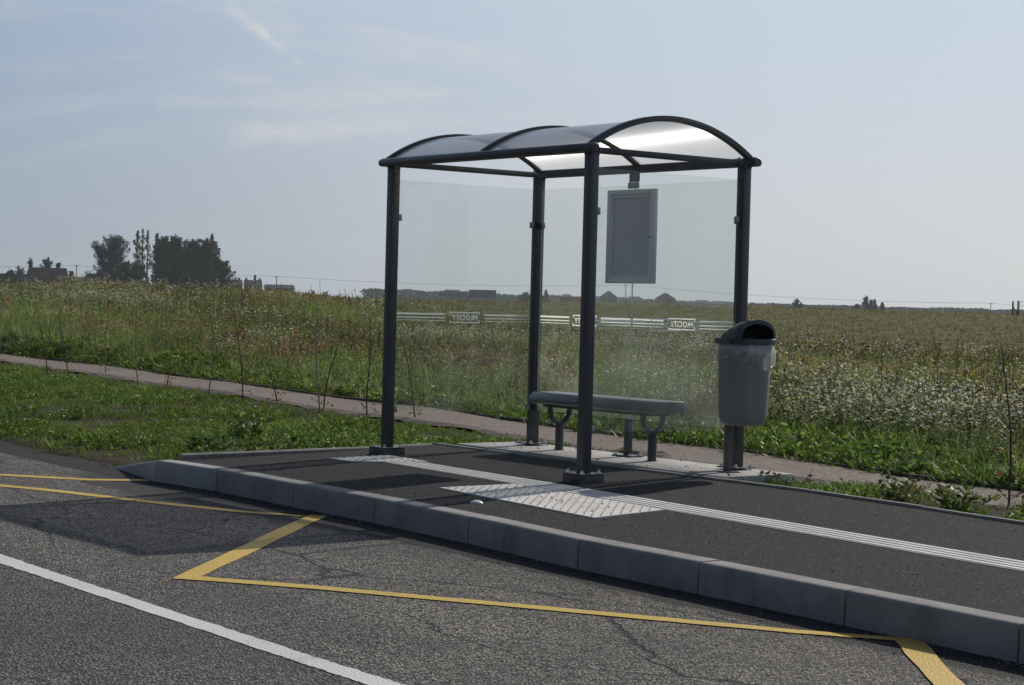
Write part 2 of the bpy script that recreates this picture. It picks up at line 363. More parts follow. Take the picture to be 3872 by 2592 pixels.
# ------------------------------------------------------------------ mesh helpers
class MB:
    def __init__(s): s.v = []; s.f = []; s.m = []
    def add(s, V, F, mi=0):
        o = len(s.v); s.v += [tuple(p) for p in V]; s.f += [tuple(i+o for i in f) for f in F]; s.m += [mi]*len(F)
        return s
    def bm(s, bm, mi=0, mx=None):
        bm.verts.index_update()
        V = [(mx@v.co if mx else v.co) for v in bm.verts]; F = [[v.index for v in f.verts] for f in bm.faces]
        s.add(V, F, mi); bm.free(); return s
    def box(s, lo, hi, bev=0., mi=0, seg=2, mx=None):
        bm = bmesh.new(); bmesh.ops.create_cube(bm, size=1)
        for v in bm.verts: v.co = Vector([(lo[i]+hi[i])/2+v.co[i]*(hi[i]-lo[i]) for i in range(3)])
        if bev: bmesh.ops.bevel(bm, geom=bm.edges[:], offset=bev, segments=seg, affect='EDGES', profile=.5)
        return s.bm(bm, mi, mx)
    def cyl(s, p, q, r0, r1=None, n=16, mi=0, cap=True):
        p, q = Vector(p), Vector(q); r1 = r0 if r1 is None else r1
        a = (q-p).normalized(); u = a.orthogonal().normalized(); w = a.cross(u)
        V = []; F = []
        for c, r in ((p, r0), (q, r1)):
            for i in range(n):
                t = 2*math.pi*i/n; V.append(c+u*(r*math.cos(t))+w*(r*math.sin(t)))
        for i in range(n): F.append((i, (i+1) % n, n+(i+1) % n, n+i))
        if cap: F += [tuple(range(n-1, -1, -1)), tuple(range(n, 2*n))]
        return s.add(V, F, mi)
    def loft(s, rings, close=True, caps=True, mi=0):
        n = len(rings[0]); V = [p for r in rings for p in r]; F = []
        for j in range(len(rings)-1):
            for i in range(n if close else n-1):
                F.append((j*n+i, j*n+(i+1) % n, (j+1)*n+(i+1) % n, (j+1)*n+i))
        if caps: F += [tuple(range(n-1, -1, -1)), tuple(range((len(rings)-1)*n, len(rings)*n))]
        return s.add(V, F, mi)
    def tube(s, pts, r, n=10, mi=0):
        pts = [Vector(p) for p in pts]; rings = []
        for i, p in enumerate(pts):
            a = (pts[min(i+1, len(pts)-1)]-pts[max(i-1, 0)]).normalized()
            ref = Vector((0, 0, 1)) if abs(a.z) < .9 else Vector((1, 0, 0))
            u = a.cross(ref).normalized(); w = u.cross(a)
            rr = r[i] if isinstance(r, (list, tuple)) else r
            rings.append([p+u*(rr*math.cos(2*math.pi*t/n))+w*(rr*math.sin(2*math.pi*t/n)) for t in range(n)])
        return s.loft(rings, mi=mi)
    def build(s, name, mats, parent=None, smooth=False, loc=None):
        me = bpy.data.meshes.new(name); V = np.array([tuple(p) for p in s.v], float)
        org = np.zeros(3) if loc is None else np.array(loc, float)
        me.from_pydata((V-org).tolist(), [], s.f)
        if not isinstance(mats, (list, tuple)): mats = [mats]
        for m in mats: me.materials.append(m)
        me.polygons.foreach_set('material_index', s.m)
        bm = bmesh.new(); bm.from_mesh(me); bmesh.ops.recalc_face_normals(bm, faces=bm.faces[:]); bm.to_mesh(me); bm.free()
        if smooth: me.shade_smooth(); me.set_sharp_from_angle(angle=R_(38))
        o = bpy.data.objects.new(name, me); COL.objects.link(o); o.location = org
        if parent: adopt(o, parent)
        return o
def wloc(o):
    v = Vector(o.location); p = o.parent
    while p: v += Vector(p.location); p = p.parent
    return v
def adopt(o, parent):                 # parents are never rotated at that moment: keep the world place
    o.location = Vector(o.location)-wloc(parent); o.parent = parent
def tag(o, label=None, cat=None, group=None, kind=None):
    if label: o['label'] = label
    if cat: o['category'] = cat
    if group: o['group'] = group
    if kind: o['kind'] = kind
    return o
def thing(name, label, cat, loc, group=None):
    o = bpy.data.objects.new(name, None); COL.objects.link(o); o.location = loc; o.empty_display_size = .2
    return tag(o, label, cat, group)
def struct(o): o['kind'] = 'structure'; return o
def np_mesh(name, V, F, C, mats, parent=None, mi=None):
    me = bpy.data.meshes.new(name); V = np.asarray(V, np.float32); F = np.asarray(F, np.int32)
    me.vertices.add(len(V)); me.vertices.foreach_set('co', V.ravel())
    w = F.shape[1]
    me.loops.add(F.size); me.loops.foreach_set('vertex_index', F.ravel())
    me.polygons.add(len(F)); me.polygons.foreach_set('loop_start', np.arange(0, F.size, w, dtype=np.int32))
    me.update(calc_edges=True)
    if C is not None:
        a = me.color_attributes.new('Col', 'FLOAT_COLOR', 'POINT')
        a.data.foreach_set('color', np.concatenate([C, np.ones((len(C), 1))], 1).astype(np.float32).ravel())
    for m in (mats if isinstance(mats, (list, tuple)) else [mats]): me.materials.append(m)
    if mi is not None: me.polygons.foreach_set('material_index', np.asarray(mi, np.int32))
    o = bpy.data.objects.new(name, me); COL.objects.link(o)
    if parent: adopt(o, parent)
    return o
def vnoise(x, y, seed=0):
    x = np.asarray(x, float); y = np.asarray(y, float)
    xi, yi = np.floor(x).astype(np.int64), np.floor(y).astype(np.int64); fx, fy = x-xi, y-yi
    fx = fx*fx*(3-2*fx); fy = fy*fy*(3-2*fy)
    def h(a, b):
        n = (a*374761393+b*668265263+seed*1442695041) & 0xFFFFFFFF
        n = ((n ^ (n >> 13))*1274126177) & 0xFFFFFFFF
        return ((n ^ (n >> 16)) & 0xFFFF)/65535.
    return (h(xi, yi)*(1-fx)+h(xi+1, yi)*fx)*(1-fy)+(h(xi, yi+1)*(1-fx)+h(xi+1, yi+1)*fx)*fy
def fbm(x, y, seed=0, o=4):
    r = 0; a = .5; t = 0
    for i in range(o): r = r+a*vnoise(np.asarray(x)*2**i, np.asarray(y)*2**i, seed+i*17); t += a; a *= .5
    return r/t
def sstep(a, b, x):
    t = np.clip((np.asarray(x, float)-a)/(b-a), 0, 1); return t*t*(3-2*t)

# ------------------------------------------------------------------ layout constants (metres; x along the shelter, y away from the road)
W, D = 2.516, 1.516
PATH_FAR = [(-60, 12.), (-24.5, 7.2), (-20.5, 7.0), (-15.1, 6.24), (-11.9, 5.68), (-8.8, 5.3), (-6.8, 5.1), (-4.1, 4.62), (-1., 4.05), (.2, 3.85), (1.5, 3.6), (2.7, 3.45), (3.7, 3.4), (9, 2.9), (40, 2.)]
PATH_NEAR = [(-60, 11.), (-22.5, 6.1), (-18, 5.45), (-12.5, 4.75), (-7.8, 4.02), (-5.6, 3.72), (-3.6, 3.48), (-2.5, 3.3), (2.1, 2.5), (3.6, 2.35), (4.3, 2.3), (9, 1.8), (40, 1.)]
def yfar(x): return np.interp(x, *zip(*PATH_FAR))
def ynear(x): return np.interp(x, *zip(*PATH_NEAR))
KERB = [(-1.68, -1.62), (-.45, -1.865), (.40, -1.80), (1.57, -1.84), (2.62, -1.86), (3.75, -1.93), (4.94, -2.05), (5.94, -2.08), (7.0, -2.14), (8.03, -2.19), (9.1, -2.25), (10.2, -2.30), (14, -2.5)]
def ykerb(x): return np.interp(x, *zip(*KERB))
ZR = -.25
EDGE_R = [(-.62, .90), (3.85, .90), (4.34, .85), (4.94, .80), (5.5, .72), (6.5, .62), (9, .35), (14, 0.)]
def yedge(x): return np.interp(x, *zip(*EDGE_R))
def xleft(y): return np.interp(y, [-1.8, .19, .9], [-.36, -.53, -.62])
def zplat(y): return -.055+.018*y
def road_edge(x): return np.interp(x, [-60, -4.4, -3.1, -2.5, -1.7, 14], [-1.3, -1.5, -1.68, -1.6, -1.60, -1.6])
def in_platform(x, y, m=0.): return (x > xleft(y)-m) & (y < yedge(x)+.06+m) & (y > ykerb(x)-m)
def in_slab(x, y, m=0.): return (x > -.36-m) & (x < 2.97+m) & (y > .9) & (y < 1.68+m)

CR = [(-600, 66, 1.07), (0, 66, 1.09), (500, 72, 1.19), (871, 78, 1.38), (1000, 80, 1.46), (1116, 81, 1.42), (1298, 84, 1.26), (1450, 90, 1.25), (2048, 115, 1.29), (2300, 125, 1.40), (2750, 150, 1.42), (3872, 205, 1.38), (4400, 215, 1.36)]
CR_AZ = [azel(p[0], 1110)[0] for p in CR]
def crest_r(az): return np.interp(az, CR_AZ, [p[1] for p in CR])     # how far off the field's crest lies, by direction
def crest_z(az): return np.interp(az, CR_AZ, [p[2] for p in CR])     # and how high it is
def gz(x, y):
    x = np.asarray(x, float); y = np.asarray(y, float)
    r = np.hypot(x-CAM[0], y-CAM[1]); az = np.arctan2(x-CAM[0], y-CAM[1])
    n = fbm(x*1.1, y*1.1, 3)-.5
    re = road_edge(x)+(fbm(x*1.7, y*1.7, 5)-.5)*.5
    z = -.36+(.13)*sstep(-.12, .25, y-re)+.02*sstep(.3, 2., y-re)+n*.03+.035*sstep(-1.2, -.1, y-ynear(x))
    z = z+.05*sstep(2.6, 3.6, x)*sstep(.0, .5, y-yedge(x))
    z = np.where(in_platform(x, y, .10) | in_slab(x, y, .0), -.28, z)
    z = np.where((x > -.5) & (y < ykerb(x)+.2), -.36, z)
    yn, yf = ynear(x), yfar(x)
    p = sstep(-.06, .10, y-yn)*(1-sstep(-.05, .2, y-yf))
    z = z*(1-p)+(-.19)*p
    f = sstep(-.05, .9, y-yf)
    rc, zc = crest_r(az), crest_z(az)
    t = np.clip((r-22)/(rc-22), 0, 1)
    rise = (zc+.12)*(t*t*(1.6-.6*t)) if True else 0
    fall = np.clip((r-rc)/(rc*1.2), 0, 1); fall = fall*fall*(3-2*fall)
    field = -.12+rise-fall*3.2+(fbm(x*.35, y*.35, 9)-.5)*.16*sstep(0, 3, y-yf)*(1-sstep(60, 200, r))
    z = z*(1-f)+field*f
    return z

# ------------------------------------------------------------------ ground, road, path, platform
def build_ground():
    c = math.degrees(YAW)
    angs = np.concatenate([np.arange(c-180, c-24, 4.), np.arange(c-24, c+24, .2), np.arange(c+24, c+180, 4.)])
    rs = [0.5]; 
    while rs[-1] < 4200: rs.append(rs[-1]+(1. if rs[-1] < 9 else .16 if rs[-1] < 32 else max(.3, rs[-1]*.02)))
    rs = np.array(rs); na, nr = len(angs), len(rs)
    A, Rr = np.meshgrid(np.radians(angs), rs, indexing='ij')
    X = CAM[0]+np.sin(A)*Rr; Y = CAM[1]+np.cos(A)*Rr; Z = gz(X, Y)
    V = np.stack([X, Y, Z], -1).reshape(-1, 3)
    i, j = np.meshgrid(np.arange(na), np.arange(nr-1), indexing='ij'); i2 = (i+1) % na
    F = np.stack([i*nr+j, i*nr+j+1, i2*nr+j+1, i2*nr+j], -1).reshape(-1, 4)
    V = np.vstack([V, [[CAM[0], CAM[1], -.36]]])
    o = np_mesh('ground', V, F, None, MT['ground']); o.data.shade_smooth(); struct(o)
build_ground()

def sheet(name, pts_a, pts_b, zf, m, sub=1):
    """strip between two polylines of equal length"""
    V = []; F = []; n = len(pts_a)
    for a, b in zip(pts_a, pts_b):
        for k in range(sub+1):
            t = k/sub; x = a[0]*(1-t)+b[0]*t; y = a[1]*(1-t)+b[1]*t; V.append((x, y, zf(x, y)))
    for i in range(n-1):
        for k in range(sub): F.append((i*(sub+1)+k, i*(sub+1)+k+1, (i+1)*(sub+1)+k+1, (i+1)*(sub+1)+k))
    return MB().add(V, F).build(name, m)
xs = list(np.arange(-70, 45, .5))
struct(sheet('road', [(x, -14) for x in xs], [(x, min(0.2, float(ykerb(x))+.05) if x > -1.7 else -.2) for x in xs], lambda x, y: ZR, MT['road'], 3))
px_ = list(np.arange(-40, 12, .3))
struct(sheet('path', [(x, float(ynear(x))-.12+.1*math.sin(x*2.1)*math.sin(x*.7)) for x in px_], [(x, float(yfar(x))+.05*math.sin(x*1.7)) for x in px_], lambda x, y: -.13+.012*math.sin(x*1.3+y*2)-.10*float(sstep(.0, .3, float(ynear(x))+.02-y)), MT['gravel'], 12))
eb = MB()
for x in np.arange(-30, 9, .6):
    a, b = x, x+.585
    ya, yb = float(yfar(a))+.05, float(yfar(b))+.05; dz = rnd.uniform(-.012, .008)
    eb.add([(a, ya, -.25), (b, yb, -.25), (b, yb+.035, -.25), (a, ya+.035, -.25), (a, ya, -.105+dz), (b, yb, -.105+dz), (b, yb+.035, -.105+dz), (a, ya+.035, -.105+dz)],
           [(0, 1, 5, 4), (1, 2, 6, 5), (2, 3, 7, 6), (3, 0, 4, 7), (4, 5, 6, 7)])
struct(eb.build('path_edging', MT['wood']))
# platform surface
pxs = [-.36]+list(np.arange(-.3, 14, .25))
def plat_lo(x): return (x, float(ykerb(x))+.14)
def plat_hi(x): return (x, float(yedge(x))+.01)
o = MB(); ys = np.linspace(0, 1, 9); V = []; F = []
for x in pxs:
    for t in ys:
        y = plat_lo(x)[1]*(1-t)+plat_hi(x)[1]*t; xx = x if x > -.35 else float(xleft(y))+.02
        V.append((xx, y, float(zplat(y))))
for i in range(len(pxs)-1):
    for k in range(8): F.append((i*9+k, i*9+k+1, (i+1)*9+k+1, (i+1)*9+k))
struct(o.add(V, F).build('pavement', MT['platform']))

# kerb: stones about a metre long, with open joints; the first one drops to the road
def kerb_stone(mb, p, q, z0, z1, gap=.006):
    p, q = Vector((*p, 0)), Vector((*q, 0)); d = (q-p).normalized(); p = p+d*gap; q = q-d*gap; n = Vector((-d.y, d.x, 0))
    def ring(c, zt):
        prof = [(.0, ZR-.06), (0, ZR), (.006, zt-.022), (.010, zt-.010), (.022, zt-.001), (.05, zt), (.150, zt+.001), (.158, zt-.006), (.158, ZR-.06)]
        return [c+n*a+Vector((0, 0, b)) for a, b in prof]
    m_ = 4
    mb.loft([ring(p.lerp(q, t/m_), z0+(z1-z0)*t/m_) for t in range(m_+1)])
ZK = -.085
kb = MB()
for i in range(2, len(KERB)-1): kerb_stone(kb, KERB[i], KERB[i+1], ZK+rnd.uniform(-.002, .002), ZK+rnd.uniform(-.002, .002))
struct(kb.build('kerb', MT['kerb'], smooth=True))
kb = MB(); kerb_stone(kb, KERB[1], KERB[2], ZK, ZK)
kerb_stone(kb, KERB[0], KERB[1], ZR+.005, ZK, 0.)
struct(kb.build('dropped_kerb', MT['kerb_new'], smooth=True))
# edging strip
eg = MB()
def edging(mb, pts, zt, w=.06):
    for p, q in zip(pts[:-1], pts[1:]):
        p, q = Vector((*p, 0)), Vector((*q, 0)); L = (q-p).length; k = max(1, round(L)); d = (q-p)/L; n = Vector((-d.y, d.x, 0))
        for i in range(k):
            a, b = p+d*(L*i/k+.002), p+d*(L*(i+1)/k-.002); h = zt+rnd.uniform(-.003, .003)
            prof = [(0, -.2), (0, h-.012), (.008, h-.002), (.02, h), (w-.02, h), (w-.008, h-.002), (w, h-.012), (w, -.2)]
            mb.loft([[a+n*u+Vector((0, 0, z)) for u, z in prof], [b+n*u+Vector((0, 0, z)) for u, z in prof]])
edging(eg, [(-.40, -1.66), (-.53, .19), (-.62, .90)], -.035)
edging(eg, EDGE_R[0:2], -.022); edging(eg, EDGE_R[1:], -.022)
struct(eg.build('edging', MT['edging'], smooth=True))
struct(MB().box((-.36, .965, -.25), (2.97, 1.68, -.012), .006).build('concrete_slab', MT['slab'], smooth=True))

# painted markings
def ribbon(mb, A, B, z, sub=6):
    A2 = []; B2 = []
    for (a0, a1, b0, b1) in zip(A[:-1], A[1:], B[:-1], B[1:]):
        for k in range(sub):
            t = k/sub; A2.append((a0[0]+(a1[0]-a0[0])*t, a0[1]+(a1[1]-a0[1])*t)); B2.append((b0[0]+(b1[0]-b0[0])*t, b0[1]+(b1[1]-b0[1])*t))
    A2.append(A[-1]); B2.append(B[-1]); j = lambda: rnd.uniform(-.006, .006)
    V = []; F = []
    for a, b in zip(A2, B2): V += [(a[0]+j(), a[1]+j(), z), (b[0]+j(), b[1]+j(), z)]
    for i in range(len(A2)-1): F.append((2*i, 2*i+1, 2*i+3, 2*i+2))
    mb.add(V, F)
Z1 = ZR+.003
y_ = MB()
ribbon(y_, [(-3.6, -4.2), (-1.42, -2.69), (-1.08, -2.43), (-.80, -2.22), (-.62, -1.86)], [(-3.5, -4.3), (-1.32, -2.78), (-.96, -2.51), (-.68, -2.30), (-.48, -1.90)], Z1)
ribbon(y_, [(-1.6, -3.46), (-.62, -3.04), (-.22, -2.86), (.36, -2.69), (1.13, -2.46), (1.74, -2.23), (2.09, -2.04)], [(-1.55, -3.56), (-.55, -3.13), (-.12, -2.95), (.44, -2.78), (1.20, -2.55), (1.80, -2.31), (2.09, -2.11)], Z1)
ribbon(y_, [(2.07, -2.01), (2.65, -2.60), (4.26, -4.19)], [(2.16, -1.93), (2.71, -2.48), (4.28, -4.03)], Z1+.001)
ribbon(y_, [(4.27, -4.03), (4.83, -3.65), (5.71, -3.155), (6.46, -2.73), (7.0, -2.43), (7.44, -2.13)], [(4.26, -4.19), (4.92, -3.73), (5.78, -3.235), (6.53, -2.81), (7.05, -2.51), (7.42, -2.25)], Z1+.002)
ribbon(y_, [(7.44, -2.11), (8.24, -2.80), (9.6, -4.03)], [(7.40, -2.25), (8.17, -2.90), (9.56, -4.19)], Z1+.003)
struct(y_.build('yellow_marking', MT['yellow']))
w_ = MB()
ribbon(w_, [(-40, -4.3), (2.99, -4.583), (4.1, -4.629), (6.28, -4.698), (7.14, -4.712), (30, -5.2)], [(-40, -4.43), (2.99, -4.72), (4.1, -4.748), (6.28, -4.812), (7.14, -4.836), (30, -5.32)], Z1, 30)
struct(w_.build('white_marking', MT['white']))

# ------------------------------------------------------------------ tactile paving on the platform
def tactile_strip():
    mb = MB(); A = [(.42, -.115), (2.5, -.245), (4.3, -.39), (5.7, -.495), (6.8, -.585), (9.5, -.80)]
    for k in range(4):
        o0, o1 = .018+k*.066, .018+k*.066+.046
        V = []; F = []
        for i, p in enumerate(A):
            for (o_, h) in ((o0, 0.001), (o0+.004, .006), (o1-.004, .006), (o1, 0.001)): V.append((p[0], p[1]-o_, float(zplat(p[1]-o_))+h))
        for i in range(len(A)-1):
            for q in range(3): F.append((i*4+q, i*4+q+1, (i+1)*4+q+1, (i+1)*4+q))
        mb.add(V, F)
    V = []; F = []
    for p in A:
        for o_ in (0, .28): V.append((p[0], p[1]-o_, float(zplat(p[1]-o_))+.0025))
    for i in range(len(A)-1): F.append((2*i, 2*i+1, 2*i+3, 2*i+2))
    mb.add(V, F, 1)
    o = mb.build('tactile_strip', [MT['tactile'], MT['tactile_base']])
    tag(o, 'long pale tactile guidance strip of four raised ribs running along the dark platform', 'tactile strip')
MT['tactile_base'] = varied('grey_resin', (.33, .325, .325), (.42, .41, .41), 8, .65)
tactile_strip()
def tactile_pad(corners, label, ndir, step):
    c = [Vector((*p, float(zplat(p[1])))) for p in corners]
    t = thing('tactile_pad', label, 'tactile pad', sum(c, Vector())/4, 'ribbed tactile pads on the platform')
    up = Vector((0, 0, .008)); mb = MB()
    mb.add(c+[p+up for p in c], [(0, 1, 5, 4), (1, 2, 6, 5), (2, 3, 7, 6), (3, 0, 4, 7), (4, 5, 6, 7)])
    # slanting rows of small raised bumps
    X0, X1 = min(p[0] for p in corners), max(p[0] for p in corners); Y0, Y1 = min(p[1] for p in corners), max(p[1] for p in corners)
    def inside(x, y, m=.022):
        for i in range(4):
            a, b = corners[i], corners[(i+1) % 4]; ex, ey = b[0]-a[0], b[1]-a[1]; L = math.hypot(ex, ey)
            if (ex*(y-a[1])-ey*(x-a[0]))/L*sgn < m: return False
        return True
    area = sum(corners[i][0]*corners[(i+1) % 4][1]-corners[(i+1) % 4][0]*corners[i][1] for i in range(4)); sgn = 1 if area > 0 else -1
    k = 0; x0 = X0-(Y1-Y0)
    while x0 < X1:
        for q in range(int((Y1-Y0)/.024)+1):
            x, y = x0+q*.024, Y1-.02-q*.024
            if not inside(x, y): continue
            p = Vector((x, y, float(zplat(y))))+up; h = Vector((0, 0, .0075)); r = .0085
            rg = [[p+Vector((rr*math.cos(a), rr*math.sin(a), zz)) for a in np.linspace(0, 2*math.pi, 7)[:-1]] for rr, zz in ((r, -.001), (r*.8, .0055), (r*.35, .0075))]
            mb.loft(rg)
        x0 += step
    mb.build('plate', MT['tactile'], t, True)
tactile_pad([(2.34, -1.14), (2.42, -.53), (4.14, -.69), (4.22, -1.33)], 'large pale ribbed tactile pad beside the strip in front of the shelter', 0, .078)
tactile_pad([(.08, -.62), (.12, -.06), (.72, -.095), (.42, -.60)], 'small pale ribbed tactile pad at the far end of the strip by the left post', 0, .078)
sd = MB(); rings = []
for t in range(7):
    a = R_(90*t/6); rings.append([Vector((3.19+.042*math.cos(a)*math.cos(q), -1.45+.042*math.cos(a)*math.sin(q), float(zplat(-1.45))+.001+.020*math.sin(a))) for q in np.linspace(0, 2*math.pi, 20, endpoint=False)] if t < 6 else [Vector((3.19+.001*math.cos(q), -1.45+.001*math.sin(q), float(zplat(-1.45))+.021)) for q in np.linspace(0, 2*math.pi, 20, endpoint=False)])
tag(sd.loft(rings).build('road_stud', MT['stud'], smooth=True), 'small white domed stud set in the platform between tactile pad and kerb', 'road stud')

# ------------------------------------------------------------------ bus shelter
SH = thing('bus_shelter', 'anthracite bus shelter with arched translucent roof and three glass sides', 'bus shelter', (W/2, D/2, 0))
PS = .039
def post(x, y, front):
    o = MB().box((x-PS, y-PS, .008), (x+PS, y+PS, 2.298), .006).build('post', MT['frame'], SH, True)
    pl = MB().box((x-.105, y-.105, -.0), (x+.105, y+.105, .010), .002).build('base_plate', MT['frame'], o)
    if front:
        MB().box((x-.106, y-.106, float(zplat(y))-.03), (x+.106, y+.106, -.0015), .004).build('footing_block', MT['block'], o, True)
    for sx in (-1, 1):
        for sy in (-1, 1):
            cx, cy = x+sx*.078, y+sy*.078
            b = MB().cyl((cx, cy, .010), (cx, cy, .014), .021, n=18).cyl((cx, cy, .014), (cx, cy, .027), .0135, n=6).cyl((cx, cy, .027), (cx, cy, .036), .007, n=10)
            b.build('bolt', MT['zinc'], o, True)
    for dx, dy in ((PS, 0), (0, -PS)):
        a = Vector((x+dx, y+dy, 2.20)); n = Vector((dx, dy, 0)).normalized(); off = n.cross(Vector((0, 0, 1)))*.012
        for dz in (0, .062): MB().cyl(a+off+Vector((0, 0, dz)), a+off+n*.006+Vector((0, 0, dz)), .011, n=14).build('screw', MT['seat'], o, True)
    MB().box((x-PS-.002, y-PS-.002, 2.285), (x+PS+.002, y+PS+.002, 2.300), .004).build('post_cap', MT['frame'], o, True)
    return o
P_L, P_F, P_B, P_R = post(0, 0, True), post(W, 0, True), post(0, D, False), post(W, D, False)
MB().box((W-.047, D-PS-.0022, .17), (W-.002, D-PS+.0005, .275)).build('sticker', MT['paper'], P_R)
# long beams: rounded gutter profile
def beam(y, sgn):
    prof = [(-.030, 2.300), (.030, 2.300), (.046, 2.306), (.054, 2.320), (.054, 2.338), (.046, 2.352), (.020, 2.366), (-.012, 2.370), (-.030, 2.362)]
    xs_ = [(-.092, .80), (-.086, .95), (-.078, 1.), (2.594, 1.), (2.602, .95), (2.608, .80)]
    cz = 2.334
    rings = [[Vector((x, y+sgn*u*s, cz+(z-cz)*s)) for u, z in prof] for x, s in xs_]
    return MB().loft(rings).build('gutter_beam', MT['frame'], SH, True)
beam(-.045, -1); beam(D+.045, 1)
for x in (.0, W):
    o = MB().box((x-.022, .0395, 2.300), (x+.022, D-.0395, 2.345), .004).build('cross_bar', MT['frame'], SH, True)
    for y in (.06, D-.06):
        for sd_ in (-1, 1): MB().cyl((x+sd_*.0225, y, 2.322), (x+sd_*.029, y, 2.322), .012, n=14).build('screw', MT['seat'], o, True)
        MB().cyl((x, y, 2.345), (x, y, 2.365), .007, n=8).build('bolt', MT['frame'], o, True)
YC = D/2; RA = 1.455; ZA = 2.62-RA; AMAX = math.asin(.815/RA)
def apt(a, r): return YC+r*math.sin(a), ZA+r*math.cos(a)
def arch(x0, x1):
    rings = []
    for i in range(41):
        a = -AMAX+2*AMAX*i/40; ring = []
        xm, hw = (x0+x1)/2, (x1-x0)/2
        for (u, r) in ((-hw, RA-.042), (hw, RA-.042), (hw, RA-.018), (hw-.008, RA-.014), (hw-.008, RA-.004), (hw-.014, RA), (-hw+.014, RA), (-hw+.008, RA-.004), (-hw+.008, RA-.014), (-hw, RA-.018)):
            y, z = apt(a, r); ring.append(Vector((xm+u, y, z)))
        rings.append(ring)
    return MB().loft(rings).build('roof_arch', MT['frame'], SH, True)
AX0 = [(-.052, .004), (W/2-.03, W/2+.03), (W-.004, W+.052)]
for a in AX0: arch(*a)
for x0, x1 in ((AX0[0][1]-.006, AX0[1][0]+.006), (AX0[1][1]-.006, AX0[2][0]+.006)):
    V = []; F = []; n = 96
    for i in range(n+1):
        a = -AMAX*.985+2*AMAX*.985*i/n; y, z = apt(a, RA-.024); V += [(x0, y, z), (x1, y, z)]
    for i in range(n): F.append((2*i, 2*i+1, 2*i+3, 2*i+2))
    MB().add(V, F).build('roof_sheet', MT['roof'], SH, True)

# glass panes: thin toughened glass with polished green edges, frosted bands and lettering
def text_mesh(word, size, bold):
    cu = bpy.data.curves.new('t', 'FONT'); cu.body = word; cu.size = size; cu.offset = bold; cu.space_character = 1.12
    cu.resolution_u = 4
    to = bpy.data.objects.new('t', cu); COL.objects.link(to)
    dg = bpy.context.evaluated_depsgraph_get(); ev = to.evaluated_get(dg); me = ev.to_mesh()
    V = [tuple(v.co) for v in me.vertices]; F = [tuple(p.vertices) for p in me.polygons]
    ev.to_mesh_clear(); bpy.data.objects.remove(to); bpy.data.curves.remove(cu)
    return np.array(V), F
TV, TF = text_mesh('PROCITY', .07, .0016)
TV[:, 0] -= (TV[:, 0].min()+TV[:, 0].max())/2; TV[:, 1] -= (TV[:, 1].min()+TV[:, 1].max())/2
TV[:, 0] *= .262/np.ptp(TV[:, 0]); TV[:, 1] *= .046/np.ptp(TV[:, 1])
def pane(axis, fixed, a, b, logos, outward, bands):
    """axis 'x': pane in plane x = fixed, a..b along y; outward: side from which the lettering reads"""
    t = .004; z0, z1 = .297, 2.195
    def P(u, w, z): return (fixed+w, u, z) if axis == 'x' else (u, fixed+w, z)
    V = [P(u, w, z) for z in (z0, z1) for u in (a, b) for w in (-t, t)]
    F = [(0, 2, 6, 4), (1, 5, 7, 3)]; E = [(0, 1, 3, 2), (4, 6, 7, 5), (0, 4, 5, 1), (2, 3, 7, 6)]
    o = MB().add(V, F, 0).add(V, E, 1).build('glass_panel', [MT['glass'], MT['glass_edge']], SH)
    w = outward*(t+.0006)
    def rect(bm, u0, u1, za, zb): bm.add([P(u0, w, za), P(u1, w, za), P(u1, w, zb), P(u0, w, zb)], [(0, 1, 2, 3)])
    for u0, u1 in bands:
        for za, zb in ((1.098, 1.112), (1.071, 1.079), (1.049, 1.0535)):
            bm = MB(); rect(bm, u0, u1, za, zb); bm.build('frosted_band', MT['frost'], o)
    for c in logos:
        lb = MB(); hw = .156
        def r2(u0, u1, za, zb): lb.add([P(u0, w, za), P(u1, w, za), P(u1, w, zb), P(u0, w, zb)], [(0, 1, 2, 3)])
        r2(c-hw, c+hw, 1.118, 1.127); r2(c-hw, c+hw, 1.034, 1.043)
        for s in (-1, 1):
            e0, e1 = sorted((c+s*hw, c+s*(hw-.009))); r2(e0, e1, 1.104, 1.118); r2(e0, e1, 1.043, 1.057)
        # reading direction: text's +x axis as seen from the outward side
        sx = outward if axis == 'x' else -outward
        TP = [P(c+sx*q[0], w, 1.0795+q[1]) for q in TV]
        lb.add(TP, TF)
        lb.build('lettering', MT['frost'], o)
    return o
G_L = pane('x', 0., .055, 1.461, [.758], -1, [(.06, .552), (.966, 1.455)])
G_B1 = pane('y', D, .055, 1.254, [.656], 1, [(.06, .452), (.867, 1.25)])
G_B2 = pane('y', D, 1.262, 2.461, [1.855], 1, [(1.27, 1.64), (2.06, 2.455)])
G_R = pane('x', W, .055, 1.461, [.752], 1, [(.06, .541), (.966, 1.455)])
def clamp(cx, cy, cz, axis, par):
    hx, hy = (.016, .021) if axis == 'x' else (.021, .016)
    o = MB().box((cx-hx, cy-hy, cz-.027), (cx+hx, cy+hy, cz+.027), .005).build('glass_clamp', MT['clamp'], par, True)
    return o
for z in (1.889, .318):
    for y in (.062, D-.062): clamp(0, y, z, 'x', G_L); clamp(W, y, z, 'x', G_R)
    clamp(.062, D, z, 'y', G_B1); clamp(W-.062, D, z, 'y', G_B2)
    for p, x in ((P_B, 0),):
        MB().box((x-.0405, D-.0405, z-.026), (x+.0405, D+.0405, z+.026), .004).build('clamp_band', MT['rubber'], p, True)
